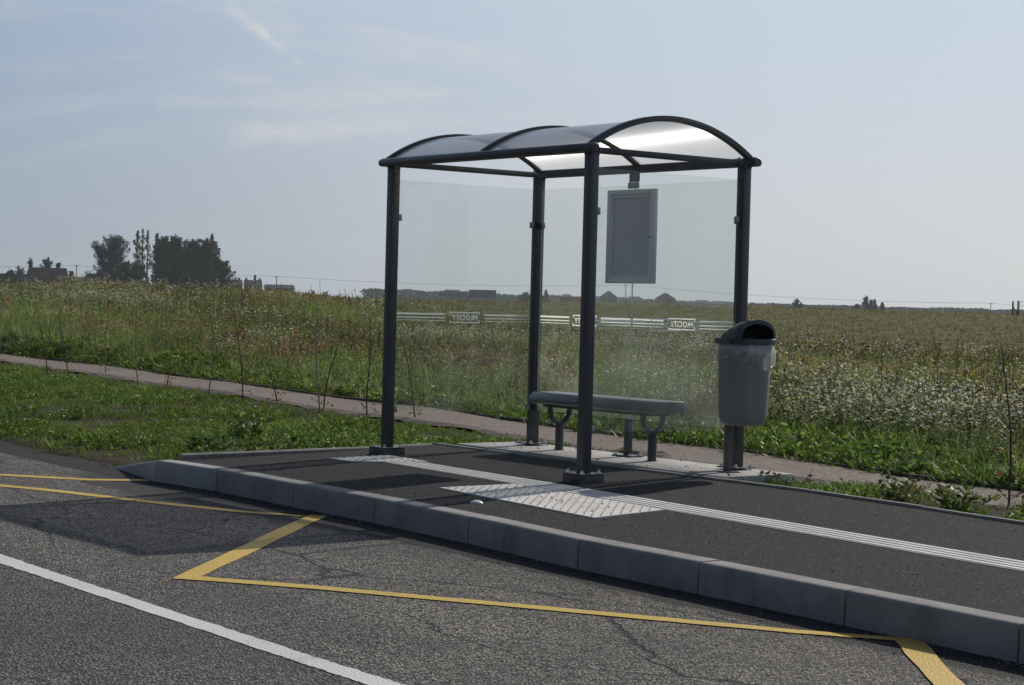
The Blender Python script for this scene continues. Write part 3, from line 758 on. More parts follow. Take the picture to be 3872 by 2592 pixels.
# slim post under the joint of the rear panes and the bracket above it
o = MB().box((1.258-.026, D-.026, .0), (1.258+.026, D+.026, .288), .005).build('joint_post', MT['frame'], SH, True)
MB().box((1.258-.115, D-.075, -.010), (1.258+.115, D+.075, .0), .002).build('base_plate', MT['frame'], o)
MB().box((1.258-.085, D-.022, .2875), (1.258+.085, D+.022, .2965), .002).build('glass_shoe', MT['frame'], o)
for sx in (-1, 1):
    for sy in (-1, 1):
        cx, cy = 1.258+sx*.088, D+sy*.052
        MB().cyl((cx, cy, 0), (cx, cy, .004), .018, n=16).cyl((cx, cy, .004), (cx, cy, .016), .012, n=6).build('bolt', MT['zinc'], o, True)
o = MB().box((1.258-.062, D-.012, 2.222), (1.258+.062, D-.0045, 2.302), .002).build('hanging_bracket', MT['frame'], SH)
for sx in (-1, 1):
    MB().box((1.258+sx*.033-.029, D-.028, 2.168), (1.258+sx*.033+.029, D-.0045, 2.2195), .006).build('glass_clamp', MT['clamp'], o, True)

# ------------------------------------------------------------------ notice case on the rear glass
NC = thing('notice_case', 'empty grey aluminium notice case hung on the rear glass under the roof', 'notice case', (1.258, D-.02, 1.40))
cx0, cx1, cz0, cz1, cyf, cyb = 1.258-.292, 1.258+.292, 1.397, 2.160, D-.045, D-.006
f = MB(); bw = .040
f.box((cx0, cyf, cz0), (cx0+bw, cyb, cz1), .003); f.box((cx1-bw, cyf, cz0), (cx1, cyb, cz1), .003)
f.box((cx0+bw, cyf+.001, cz0), (cx1-bw, cyb, cz0+bw), .003); f.box((cx0+bw, cyf+.001, cz1-bw), (cx1-bw, cyb, cz1), .003)
f.build('frame', MT['alu'], NC, True)
d_ = MB(); e = bw+.002; g = .022
d_.box((cx0+e-.004, cyf+.010, cz0+e), (cx0+e+g, cyf+.02, cz1-e)); d_.box((cx1-e-g, cyf+.010, cz0+e), (cx1-e+.004, cyf+.02, cz1-e))
d_.box((cx0+e+g, cyf+.0105, cz0+e), (cx1-e-g, cyf+.02, cz0+e+g)); d_.box((cx0+e+g, cyf+.0105, cz1-e-g), (cx1-e-g, cyf+.02, cz1-e))
dr = d_.build('door', MT['board_dark'] if 'board_dark' in MT else MT['alu'], NC)
MB().cyl((cx1-e-.012, cyf+.010, 1.77), (cx1-e-.012, cyf+.005, 1.77), .008, n=14).build('lock', MT['frame'], dr, True)
MB().box((cx0+.03, cyf+.022, cz0+.03), (cx1-.03, cyf+.03, cz1-.03)).build('back_board', MT['board'], NC)

# ------------------------------------------------------------------ bench
BN = thing('bench', 'dark grey backless bench on two forked legs inside the shelter', 'bench', (1.1, 1.385, -.012))
def seat_prof():
    return [(1.218, .376), (1.205, .383), (1.199, .397), (1.199, .424), (1.206, .434), (1.252, .468), (1.262, .471), (1.508, .471), (1.518, .468), (1.564, .434), (1.571, .424), (1.571, .397), (1.565, .383), (1.552, .376)]
rings = [[Vector((x, 1.385+(y-1.385)*s, .43+(z-.43)*s)) for y, z in seat_prof()] for x, s in ((.325, .93), (.328, .985), (.334, 1.), (1.905, 1.), (1.912, .985), (1.916, .90))]
MB().loft(rings).build('seat', MT['seat'], BN, True)
rl = MB().box((.45, 1.26, .350), (1.76, 1.51, .3755), .004).build('support_rail', MT['frame'], BN, True)
for x in (.53, 1.70):
    m_ = MB().cyl((x, 1.385, -.011), (x, 1.385, .215), .036, n=24)
    pts = [(x, 1.385+.105*math.sin(a), .335-.120*math.cos(a)) for a in np.linspace(-math.pi/2, math.pi/2, 21)]
    pts = [(x, pts[0][1], .351)]+pts+[(x, pts[-1][1], .351)]
    m_.tube(pts, .023, 14)
    lg = m_.build('leg', MT['frame'], BN, True)
    MB().cyl((x, 1.385, -.0118), (x, 1.385, -.008), .05, n=24).build('base_collar', MT['edging'], lg)

# ------------------------------------------------------------------ litter bin
LB = thing('litter_bin', 'grey plastic litter bin with dark hooded lid and clear liner on a short pole', 'litter bin', (2.68, 1.27, -.012))
LBX, LBY = 2.68, 1.27
BDIR = R_(-10)
bmx = Matrix.Translation((LBX, LBY, 0))@Matrix.Rotation(BDIR, 4, 'Z')       # local +x = the bin's front
MB().box((-.026, -.026, -.004), (.026, .026, .95), .004, mx=bmx).build('pole', MT['pole'], LB, True)
MB().box((-.075, -.06, -.0115), (.075, .06, -.003), .002, mx=bmx).build('base_plate', MT['frame'], LB)
BCX = .027+.165                                                              # centre of the body in front of the pole
def rrect(cx, cy, hx, hy, r, z, n=7, rf=None):
    out = []
    for (sx, sy, a0) in ((1, 1, 0), (-1, 1, 90), (-1, -1, 180), (1, -1, 270)):
        rr = (rf if rf and sx > 0 else r)
        for i in range(n):
            a = R_(a0+90*i/(n-1)); out.append(Vector((cx+sx*(hx-rr)+rr*math.cos(a), cy+sy*(hy-rr)+rr*math.sin(a), z)))
    return out
rings = []
for z, s, dx in ((.350, .45, .0), (.352, .66, 0), (.358, .79, 0), (.370, .875, 0), (.390, .93, 0), (.42, .965, 0), (.47, .99, .0), (.60, 1.02, .002), (.75, 1.05, .004), (.88, 1.075, .006), (.96, 1.09, .007)):
    hx, hy = .144*s, .169*s
    rings.append([bmx@p for p in rrect(BCX+dx, 0, hx, hy, .075*s, z, 7, .118*s)])
bo = MB().loft(rings).build('body', MT['bin'], LB, True)
# lid: a rim and a hood, high at the front with a wide opening
zr0, zr1 = .955, .998
rings = [[bmx@p for p in rrect(BCX+.008, 0, hx, hy, .06, z, 7, .11)] for z, hx, hy in ((zr0, .160, .191), (zr0+.004, .170, .200), (zr1-.006, .170, .200), (zr1, .166, .196), (zr1+.002, .146, .177))]
rim = MB().loft(rings).build('rim', MT['lid'], LB, True)
hood = MB(); rings = []
# hood sections from the back (u=-1) to the front (u=1); each an upright half ellipse across
U = np.linspace(0, 1, 15)
def hood_h(u): return .030+.112*math.sin(min(1., u*1.12)*math.pi/2)**1.15
for u in U:
    x = BCX+.008-.158+.300*u
    hw = .171*(1-.28*max(0, 1-u*3.2)**2)-(.012 if u > .95 else 0)
    h = hood_h(u)
    rings.append([bmx@Vector((x, hw*math.cos(R_(a)), zr1-.002+h*max(0, math.sin(R_(a)))**.72)) for a in np.linspace(0, 180, 25)])
Vh = [p for r in rings for p in r]; Fh = []
for j in range(len(rings)-1):
    for i in range(24): Fh.append((j*25+i, j*25+i+1, (j+1)*25+i+1, (j+1)*25+i))
Fh.append(tuple(range(24, -1, -1)))
hood.add(Vh, Fh)
# front lip: band around the mouth and the dark inside behind it
last = rings[-1]; cen = bmx@Vector((BCX+.150, 0, zr1+.045))
xf = BCX+.008+.142
lip_o = last; lip_i = [bmx@Vector((xf+.004, .138*math.cos(R_(a)), zr1+.008+.100*max(0, math.sin(R_(a)))**.72)) for a in np.linspace(0, 180, 25)]
V2 = lip_o+lip_i; F2 = [(i, i+1, 25+i+1, 25+i) for i in range(24)]
hood.add(V2, F2)
deep = [bmx@Vector((xf-.10, .14*math.cos(R_(a)), zr1+.004+.085*max(0, math.sin(R_(a)))**.72)) for a in np.linspace(0, 180, 25)]
hood.add(lip_i+deep, [(i, i+1, 25+i+1, 25+i) for i in range(24)], 1)
hood.add(deep, [tuple(range(25))], 1)
hd = hood.build('hood', [MT['lid'], MT['black']], LB, True)
# liner: thin crumpled film hanging out all round below the rim
V = []; F = []; n = 72; rows = [(.958, .0), (.93, .010), (.90, .018), (.865, .016), (.83, .010), (.805, .004), (.798, -.001)]
base = [rrect(BCX+.006, 0, .155, .184, .058, 0, 19, .108)][0]; n = len(base)
for ri, (z, off) in enumerate(rows):
    for i, p in enumerate(base):
        a = math.atan2(p.y, p.x-BCX); d = Vector((math.cos(a), math.sin(a), 0))
        drop = 1.+.50*math.sin(a*1.+.4)*.5+.22*math.sin(3*a+1)+.10*math.sin(7*a)
        zz = .958-(.958-z)*drop*.93
        w = off*1.25+(.007*math.sin(9*a+ri)+.006*math.sin(17*a+2.3*ri)+rnd.uniform(-.002, .002))*(ri/6)**.5+.010*(ri > 0)*(math.cos(a-2.6) > .55)
        V.append(bmx@(Vector((p.x, p.y, zz))+d*w*1.1))
for j in range(len(rows)-1):
    for i in range(n): F.append((j*n+i, j*n+(i+1) % n, (j+1)*n+(i+1) % n, (j+1)*n+i))
MB().add(V, F).build('bin_liner', MT['bag'], LB, True)

# ------------------------------------------------------------------ plants: templates as arrays
class Tp:
    def __init__(s): s.V = []; s.F = []; s.C = []; s.n = 0
    def tri(s, P, c):
        s.V += [tuple(p) for p in P]; s.C += [c if not isinstance(c[0], (tuple, list)) else c[i] for i in range(3)] if not isinstance(c[0], (tuple, list)) else list(c)
        s.F.append((s.n, s.n+1, s.n+2)); s.n += 3
    def blade(s, p, d, L, w, bend, c, seg=2):
        """a tapering leaf from p, leaning to d (unit xy), curved by bend"""
        side = np.array([-d[1], d[0], 0]); pts = []
        for i in range(seg+1):
            t = i/seg; q = np.array(p)+np.array([d[0]*bend*t*t*L, d[1]*bend*t*t*L, L*t*(1-.35*bend*t)]); pts.append((q, w*(1-t)**.7))
        for i in range(seg):
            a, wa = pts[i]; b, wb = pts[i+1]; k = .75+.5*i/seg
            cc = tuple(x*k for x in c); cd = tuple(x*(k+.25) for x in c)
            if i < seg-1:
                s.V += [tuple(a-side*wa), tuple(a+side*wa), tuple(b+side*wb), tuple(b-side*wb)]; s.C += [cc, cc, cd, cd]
                s.F += [(s.n, s.n+1, s.n+2), (s.n, s.n+2, s.n+3)]; s.n += 4
            else:
                s.V += [tuple(a-side*wa), tuple(a+side*wa), tuple(b)]; s.C += [cc, cc, cd]; s.F.append((s.n, s.n+1, s.n+2)); s.n += 3
    def leaf(s, p, dirv, L, w, c):
        dirv = np.array(dirv)/np.linalg.norm(dirv); up = RNG.normal(size=3); side = np.cross(dirv, up); side /= np.linalg.norm(side)+1e-9
        p = np.array(p); m = p+dirv*L*.45
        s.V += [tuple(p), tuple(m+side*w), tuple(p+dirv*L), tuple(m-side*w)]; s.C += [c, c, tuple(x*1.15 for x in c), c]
        s.F += [(s.n, s.n+1, s.n+2), (s.n, s.n+2, s.n+3)]; s.n += 4
    def stem(s, p, q, w, c):
        p, q = np.array(p, float), np.array(q, float); d = q-p; a = RNG.uniform(0, math.pi)
        for ang in (a, a+math.pi/2):
            side = np.array([math.cos(ang), math.sin(ang), 0])*w
            s.V += [tuple(p-side), tuple(p+side), tuple(q+side*.6), tuple(q-side*.6)]; s.C += [c]*4
            s.F += [(s.n, s.n+1, s.n+2), (s.n, s.n+2, s.n+3)]; s.n += 4
    def flower(s, p, r, petal, centre, tilt=.35):
        n = 7; p = np.array(p); nrm = np.array([RNG.normal()*tilt, RNG.normal()*tilt, 1.]); nrm /= np.linalg.norm(nrm)
        u = np.cross(nrm, [1, .3, 0]); u /= np.linalg.norm(u); v = np.cross(nrm, u)
        base = s.n; s.V.append(tuple(p)); s.C.append(petal)
        for i in range(n):
            t = 2*math.pi*i/n; s.V.append(tuple(p+(u*math.cos(t)+v*math.sin(t))*r*RNG.uniform(.8, 1.1)-nrm*r*.15)); s.C.append(petal)
        for i in range(n): s.F.append((base, base+1+i, base+1+(i+1) % n))
        s.n += n+1
        base = s.n; q = p+nrm*r*.12; s.V.append(tuple(q+nrm*r*.3)); s.C.append(centre)
        for i in range(5):
            t = 2*math.pi*i/5; s.V.append(tuple(q+(u*math.cos(t)+v*math.sin(t))*r*.36)); s.C.append(centre)
        for i in range(5): s.F.append((base, base+1+i, base+1+(i+1) % 5))
        s.n += 6
    def arr(s): return np.array(s.V, np.float32), np.array(s.F, np.int32), np.array(s.C, np.float32)
GREEN = (.082, .106, .042); LIME = (.145, .165, .062); DEEP = (.040, .060, .026); STRAW = (.20, .16, .08); BROWN = (.105, .080, .056); DARK = (.035, .030, .020)
WHITE = (.68, .68, .64); YEL = (.60, .40, .03); CEN = (.45, .27, .02)
def jit(c, a=.25):
    k = RNG.uniform(1-a, 1+a); return tuple(x*k*RNG.uniform(.9, 1.1) for x in c)
def rd():
    a = RNG.uniform(0, 2*math.pi); return np.array([math.cos(a), math.sin(a)])
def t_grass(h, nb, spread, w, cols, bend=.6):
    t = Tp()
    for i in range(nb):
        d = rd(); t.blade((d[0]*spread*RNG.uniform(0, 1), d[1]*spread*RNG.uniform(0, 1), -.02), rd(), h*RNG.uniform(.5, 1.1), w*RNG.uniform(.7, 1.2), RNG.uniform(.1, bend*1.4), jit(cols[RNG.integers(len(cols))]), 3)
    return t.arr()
def t_herb(h, nst, nleaf, cols, lw, head=None, hr=.016, nh=3, stemc=GREEN, spread=.14):
    t = Tp()
    for i in range(nst):
        d = rd()*RNG.uniform(.2, 1); p0 = np.array([d[0]*spread*.4, d[1]*spread*.4, -.02]); top = np.array([d[0]*spread*1.5, d[1]*spread*1.5, h*RNG.uniform(.7, 1.05)])
        t.stem(p0, top, .004, jit(stemc))
        for k in range(nleaf):
            f = RNG.uniform(.08, .98); q = p0+(top-p0)*f; e = rd(); L = lw*RNG.uniform(1.6, 3.4)*(1.15-.6*f)
            t.leaf(q, (e[0], e[1], RNG.uniform(-.2, .9)), L, lw*RNG.uniform(.25, .55), jit(cols[RNG.integers(len(cols))], .35))
        if head:
            for k in range(nh):
                e = rd()*RNG.uniform(.0, .07); q = top+np.array([e[0], e[1], RNG.uniform(-.05, .05)])
                t.stem(top*.9+p0*.1, q, .0025, jit(stemc)); t.flower(q, hr*RNG.uniform(.75, 1.15), head[0], head[1])
    return t.arr()
def t_dock(h):
    t = Tp(); c = jit(BROWN, .3)
    for i in range(2):
        d = rd()*.1; p0 = np.array([d[0], d[1], -.02]); top = np.array([d[0]*2, d[1]*2, h*RNG.uniform(.75, 1.05)])
        t.stem(p0, top, .005, c)
        for k in range(34):
            f = RNG.uniform(.4, 1.); q = p0+(top-p0)*f; e = rd(); t.leaf(q, (e[0], e[1], RNG.uniform(.3, 1.4)), RNG.uniform(.03, .075), .012, jit(BROWN, .35))
    for k in range(7):
        e = rd(); t.blade((0, 0, -.01), e, RNG.uniform(.14, .26), .022, 1., jit((.07, .075, .03), .3), 2)
    return t.arr()
def variants(f, n): return [f() for _ in range(n)]
T_MEADOW = dict(
    grass=variants(lambda: t_grass(.36, 20, .12, .0065, [GREEN, GREEN, LIME, STRAW, DEEP]), 4),
    herb=variants(lambda: t_herb(.46, 5, 26, [GREEN, DEEP, LIME, GREEN], .017), 4),
    daisy=variants(lambda: t_herb(.42, 5, 15, [GREEN, DEEP], .014, (WHITE, CEN), .0165, 4), 5),
    yellow=variants(lambda: t_herb(.48, 3, 14, [GREEN, LIME], .020, (YEL, YEL), .0125, 2), 3),
    dock=variants(lambda: t_dock(.46), 4),
    dry=variants(lambda: t_herb(.44, 4, 17, [BROWN, STRAW, (.12, .09, .05)], .014, None, stemc=BROWN), 3),
    tall=variants(lambda: t_herb(.72, 1, 26, [DARK, DEEP, (.05, .055, .025)], .020, None, stemc=DARK, spread=.06), 3))
T_VERGE = dict(
    short=variants(lambda: t_grass(.075, 24, .09, .0038, [GREEN, LIME, GREEN, DEEP], .8), 5),
    long=variants(lambda: t_grass(.13, 16, .07, .0046, [GREEN, LIME, LIME], .7), 3),
    weed=variants(lambda: t_herb(.075, 5, 10, [GREEN, LIME, (.07, .13, .03)], .018, spread=.10), 4),
    dryv=variants(lambda: t_grass(.10, 14, .09, .004, [STRAW, (.10, .09, .045), GREEN], 1.), 2))
def scatter(bank, kinds, X, Y, S, tint):
    """merge one template copy per point into big arrays"""
    Vs, Fs, Cs = [], [], []; off = 0; Z = gz(X, Y); n = len(X)
    var = RNG.integers(0, 1000, n); rot = RNG.uniform(0, 2*math.pi, n); tx, ty = RNG.normal(0, .10, n), RNG.normal(0, .10, n)
    for key in bank:
        for vi, (V, F, C) in enumerate(bank[key]):
            idx = np.nonzero((kinds == key) & (var % len(bank[key]) == vi))[0]
            if not len(idx): continue
            c, s = np.cos(rot[idx])[:, None], np.sin(rot[idx])[:, None]; sc = S[idx][:, None]
            x = (V[None, :, 0]*c-V[None, :, 1]*s)*sc; y = (V[None, :, 0]*s+V[None, :, 1]*c)*sc; z = V[None, :, 2]*sc*RNG.uniform(.8, 1.2, len(idx))[:, None]
            x = x+z*tx[idx][:, None]+X[idx][:, None]; y = y+z*ty[idx][:, None]+Y[idx][:, None]; z = z+Z[idx][:, None]
            Vs.append(np.stack([x, y, z], -1).reshape(-1, 3)); m = len(V)
            Fs.append((F[None]+(np.arange(len(idx))*m)[:, None, None]).reshape(-1, 3)+off); off += m*len(idx)
            cc = C[None]*tint[idx][:, None, :]
            isflower = (C.max(1) > .4)[None, :, None]
            Cs.append(np.where(isflower, np.broadcast_to(C[None], cc.shape), cc).reshape(-1, 3))
    return np.vstack(Vs), np.vstack(Fs), np.vstack(Cs)
def sector(n, r0, r1, half=R_(18.5)):
    r = np.sqrt(RNG.uniform(r0*r0, r1*r1, n)); a = YAW+RNG.uniform(-half, half, n)
    return CAM[0]+np.sin(a)*r, CAM[1]+np.cos(a)*r, r, a
def blob(x, y, L):
    w = np.zeros(len(x))
    for bx, by, rx, ry, am in L: w = np.maximum(w, am*np.exp(-((x-bx)/rx)**2-((y-by)/ry)**2))
    return w
def gpt(px, py, z):                       # ground point for a patch of flowers
    a, e = azel(px, py); d = (z-CAM[2])/math.tan(e); return CAM[0]+math.sin(a)*d, CAM[1]+math.cos(a)*d
def build_meadow():
    X, Y, Rr = [], [], []
    for n, r0, r1 in ((19000, 15.5, 30), (20000, 30, 46), (18000, 46, 72)):
        x, y, r, a = sector(n, r0, r1); X.append(x); Y.append(y); Rr.append(r)
    X, Y, r = np.concatenate(X), np.concatenate(Y), np.concatenate(Rr)
    az = np.arctan2(X-CAM[0], Y-CAM[1])
    tall_end = np.minimum(crest_r(az)*1.02, np.interp(az, [azel(0, 1100)[0], azel(1700, 1100)[0], azel(2500, 1100)[0], azel(3872, 1100)[0]], [70, 68, 52, 44])+fbm(X*.2, Y*.2, 31)*12-6)
    ok = (Y > yfar(X)+.12+.25*fbm(X*1.5, Y*1.5, 2)) & (r < tall_end)
    X, Y, r = X[ok], Y[ok], r[ok]; n = len(X); dy = Y-yfar(X)
    nb, nw, nd, ny = fbm(X*.45, Y*.45, 41), fbm(X*.38, Y*.38, 42), fbm(X*.6, Y*.6, 43), fbm(X*.8, Y*.8, 44)
    blobs = []
    for (px, py, rx, ry, am) in ((3150, 1500, 2.2, 1.5, 1.), (3500, 1560, 2.0, 1.3, 1.), (3800, 1600, 1.6, 1.2, 1.), (2950, 1460, 1.6, 1.3, .8), (3700, 1330, 3.5, 1.2, .8), (300, 1200, 8, 3.0, 1.), (80, 1150, 8, 3, 1.), (600, 1210, 5, 2.2, .9), (150, 1230, 5, 2, .9), (1250, 1170, 5, 2., .6), (1720, 1310, 1.6, 1.4, .9), (1330, 1210, 2, 1.5, .6), (2560, 1340, 2.6, 1.6, .8), (2050, 1250, 2.5, 1.2, .5), (2950, 1240, 3, 1.5, .7)):
        bx, by = gpt(px, py, .25); blobs.append((bx, by, rx, ry, am))
    pw = np.clip(blob(X, Y, blobs)*.82*sstep(.28, .52, nw)+.012+.09*sstep(.56, .70, nw), 0, .7)*sstep(.9, 1.6, dy)
    pbrown = .34*sstep(.50, .64, nb)*sstep(.6, 1.6, dy)
    py_ = (.07+.18*sstep(.5, .7, ny))*sstep(.6, 1.6, dy)
    ptall = .035+.07*sstep(.55, .75, nd)
    u = RNG.uniform(0, 1, n); kinds = np.full(n, 'grass', dtype='<U8')
    kinds[u < .55] = 'herb'
    c0 = pw; kinds[u < c0] = 'daisy'
    m = (u >= c0) & (u < c0+py_*(1-pw)); kinds[m] = 'yellow'; c1 = c0+py_*(1-pw)
    m = (u >= c1) & (u < c1+pbrown*.55); kinds[m] = 'dock'; c2 = c1+pbrown*.55
    m = (u >= c2) & (u < c2+pbrown*.8); kinds[m] = 'dry'; c3 = c2+pbrown*.8
    m = (u >= c3) & (u < c3+ptall) & (dy > 1.5); kinds[m] = 'tall'
    kinds[(dy < .9) & (RNG.uniform(0, 1, n) < .85)] = 'grass'
    S = np.where(kinds == 'daisy', 1.+.15*sstep(28, 45, r), 1.)*RNG.uniform(.7, 1.2, n)*(.50+.50*sstep(.2, 2.2, dy))*(.85+.4*fbm(X*.5, Y*.5, 50))*(1+.15*sstep(35, 60, r))*(1-.25*sstep(.85, 1., r/crest_r(np.arctan2(X-CAM[0], Y-CAM[1]))))
    lum = 1.35+1.25*fbm(X*.55, Y*.55, 60); warm = fbm(X*.3, Y*.3, 61)
    lum = lum*(.70+.65*sstep(.3, .7, fbm(X*.16, Y*.30, 64)))
    tint = np.stack([lum*(.90+.32*warm), lum*1.08, lum*(1.25-.25*warm)], -1)
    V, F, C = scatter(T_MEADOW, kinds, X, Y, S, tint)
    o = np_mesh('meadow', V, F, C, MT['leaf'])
    tag(o, 'tall wildflower meadow of green weeds with white and yellow flowers behind the gravel path', 'meadow', kind='stuff')
    print('meadow', len(F))
build_meadow()
def build_far_grass():
    T = dict(g=variants(lambda: t_grass(.16, 12, .30, .014, [GREEN, LIME, STRAW, (.12, .12, .05)], .7), 4))
    x, y, r, a = sector(26000, 40, 215); az = np.arctan2(x-CAM[0], y-CAM[1])
    ok = (r < crest_r(az)*1.05) & (RNG.uniform(0, 1, len(x)) < np.clip(70/r, .2, 1)); x, y, r = x[ok], y[ok], r[ok]
    lum = .75+.6*fbm(x*.08+y*.02, y*.25, 71); w = fbm(x*.05, y*.12, 72)
    tint = np.stack([lum*(.9+.5*w), lum, lum*(1.1-.4*w)], -1)
    V, F, C = scatter(T, np.full(len(x), 'g'), x, y, RNG.uniform(.6, 1.2, len(x))*(.8+r/220), tint)
    o = np_mesh('field_grass', V, F, C, MT['leaf'])
    tag(o, 'short mown grass of the far field rising to the horizon', 'grass', kind='stuff')
build_far_grass()
def build_verge():
    X, Y = [], []
    for n, r0, r1 in ((34000, 10.5, 21), (44000, 21, 42)):
        x, y, r, a = sector(n, r0, r1); X.append(x); Y.append(y)
    X, Y = np.concatenate(X), np.concatenate(Y)
    yn, yf, re = ynear(X), yfar(X), road_edge(X)
    nz = fbm(X*1.6, Y*1.6, 80); bare = fbm(X*.9, Y*.9, 81)
    left = (Y > re+.10+.35*nz) & (Y < yn-.05+.35*(nz-.5)) & ~in_platform(X, Y, .10+.05) & ~in_slab(X, Y, .03)
    left &= ~((X > -1.9) & (Y < ykerb(X)+.25))
    # thin soil along the platform edge and by the road
    dedge = np.where(X < 0, np.minimum(np.abs(X-xleft(Y)), 3), 3)
    left &= ~((bare > .44) & ((dedge < .50) | (Y < re+.60)) & (RNG.uniform(0, 1, len(X)) < .88))
    left &= ~((fbm(X*1.1+7, Y*1.1, 95) > .60) & (RNG.uniform(0, 1, len(X)) < .8))
    right_strip = (X > -.3) & (Y > yedge(X)+.06) & (Y < yn)
    left &= ~(right_strip & (bare > .50) & (RNG.uniform(0, 1, len(X)) < .8))
    behind_slab = (X > .5) & (X < 2.7) & (Y > 1.5) & (Y < yn)
    patch = (X > 2.9) & (Y < yn) & (fbm(X*1.3, Y*1.3, 88) > .5); left &= ~(patch & (RNG.uniform(0, 1, len(X)) < .8))
    left &= ~(behind_slab & (RNG.uniform(0, 1, len(X)) < .80))
    margin = (Y > yf+.06) & (Y < yf+1.25)
    ok = left | margin
    X, Y, nz, margin = X[ok], Y[ok], nz[ok], margin[ok]; n = len(X)
    u = RNG.uniform(0, 1, n); wn = fbm(X*.8, Y*.8, 83)
    kinds = np.full(n, 'short', dtype='<U8'); kinds[u < .10+.25*sstep(.5, .7, nz)] = 'long'
    kinds[(u > .86-.35*sstep(.5, .72, wn))] = 'weed'; kinds[(u > .45) & (u < .52)] = 'dryv'
    S = RNG.uniform(.6, 1.3, n)*(.62+1.0*fbm(X*.9, Y*.9, 84)**1.3*1.2)*(1+.9*sstep(-1.2, -.2, X-xleft(Y)-.3)*(X < 0)*sstep(.5, .7, fbm(X*2.5, Y*2.5, 96)))*(1+.25*sstep(3, 4, X)*(Y < ynear(X)))*np.where((X < 2.6) & ~margin, .45+.55*sstep(.0, 1.1, ynear(X)-Y), 1.)*np.where(margin, 1.7, 1.)
    lum = .74+.8*fbm(X*.7, Y*.7, 85); w = fbm(X*.4, Y*.4, 86)
    tint = np.stack([lum*(.95+.42*w), lum*1.36, lum*(.95-.25*w)], -1)
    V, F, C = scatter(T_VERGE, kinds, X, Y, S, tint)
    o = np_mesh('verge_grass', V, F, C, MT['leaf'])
    tag(o, 'bright green roadside grass and low weeds on both sides of the gravel path', 'grass', kind='stuff')
    print('verge', len(F))
build_verge()

# ------------------------------------------------------------------ single plants on the verge
def sapling(x, y, h, leanx, leany, label, leafy, seed):
    rs = np.random.default_rng(seed); z0 = float(gz(x, y))
    t = thing('sapling', label, 'sapling', (x, y, z0), 'young whips planted in a row along the path')
    pts = []; n = 9
    for i in range(n):
        f = i/(n-1); pts.append((x+leanx*f+.02*math.sin(5*f+seed), y+leany*f+.02*math.cos(4*f+seed), z0-.03+(h+.03)*f))
    st = MB(); st.tube(pts, [.0100-.0062*i/(n-1) for i in range(n)], 7)
    for k in range(5+leafy):
        f = rs.uniform(.08, .75 if leafy else .5); i = f*(n-1); p = Vector(pts[int(i)]).lerp(Vector(pts[min(n-1, int(i)+1)]), i % 1)
        a = rs.uniform(0, 6.28); L = rs.uniform(.06, .2)*(1.2 if leafy > 5 else .8)
        st.tube([p, p+Vector((math.cos(a)*L*.6, math.sin(a)*L*.6, L*.4)), p+Vector((math.cos(a)*L, math.sin(a)*L, L*.9))], [.003, .0024, .0015], 5)
    st.build('stem', MT['stake'] if leafy < 2 else MT['whip'], t, True)
    tp = Tp()
    for k in range(14+6*leafy):
        f = rs.uniform(.05, .55); i = f*(n-1); p = np.array(pts[int(i)])
        a = rs.uniform(0, 6.28); d = np.array([math.cos(a), math.sin(a), rs.uniform(-.3, .5)])
        tp.leaf(p+d*rs.uniform(.01, .10), d, rs.uniform(.03, .06), rs.uniform(.010, .018), [(.26, .17, .04), (.17, .085, .04), (.09, .10, .035), (.14, .10, .05)][rs.integers(4)])
    V, F, C = tp.arr(); np_mesh('leaves', V-np.array([0, 0, 0]), F, C, MT['leaf'], t)
    return t
SAP = [(-17.28, 4.78, 1.13, -.16, 3, 'thin whip with orange and yellow leaves, leftmost of the row'), (-15.8, 4.48, 1.15, -.16, 2, 'second whip from the left, a few yellow leaves near its foot'),
       (-16.39, 5.42, 1.09, .02, 1, 'bare upright whip, third from the left by the path'), (-13.14, 4.4, 1.12, -.11, 1, 'tall slightly bent whip, fourth from the left'),
       (-12.65, 4.63, 0.44, -.02, 2, 'very short sapling between two tall bare whips'), (-9.86, 3.77, 1.11, .03, 1, 'dark bare whip leaning a little right, left of the forked one'),
       (-9.26, 3.94, 1.19, -.11, 3, 'tall whip with a twiggy side shoot at its foot'), (-8.63, 4.08, 0.59, -.10, 2, 'short twiggy sapling with dry leaves beside the gravel'),
       (-6.66, 3.5, 1.34, -.04, 0, 'tallest and straightest bare whip of the row'), (-7.2, 3.91, 0.82, .13, 4, 'leaning sapling crossing behind the tallest whip'),
       (-5.95, 3.75, 1.04, -.03, 4, 'whip with dry orange leaves nearest the left shelter post'), (-4.99, 3.79, 1.06, -.24, 5, 'branching sapling leaning left, seen through the left glass'),
       (4.45, 2.34, 1.18, -.07, 7, 'dark sapling alone at the far right of the platform with low leafy shoots')]
for i, (x, y, h, ln, lf, lb) in enumerate(SAP): sapling(x, y, h, ln*.61, ln*.79, lb, lf, 100+i)
def weed(x, y, s, label, name, kind):
    t = Tp(); z0 = float(gz(x, y))
    if kind == 'bushy':
        V, F, C = t_herb(.24*s, 9, 16, [(.07, .13, .03), LIME, GREEN], .045*s, spread=.2*s)
    elif kind == 'dock':
        tp = Tp()
        for k in range(26):
            e = rd(); q = RNG.uniform(.02, .12)*s; tp.leaf((e[0]*q, e[1]*q, RNG.uniform(.0, .10)*s), (e[0], e[1], RNG.uniform(.2, 1.3)), RNG.uniform(.10, .17)*s, RNG.uniform(.03, .045)*s, jit([(.035, .07, .03), (.07, .13, .03), (.05, .10, .03)][RNG.integers(3)], .3))
        V, F, C = tp.arr()
    else:
        V, F, C = t_herb(.34*s, 4, 20, [DEEP, GREEN], .018, (YEL, YEL), .008, 1, spread=.10)
    o = np_mesh(name, V, F, C, MT['leaf']); o.location = (x, y, max(z0, -.3)); tag(o, label, 'weed')
weed(-.86, .15, .9, 'bright leafy weed clump right beside the left front post', 'weed_plant', 'bushy')
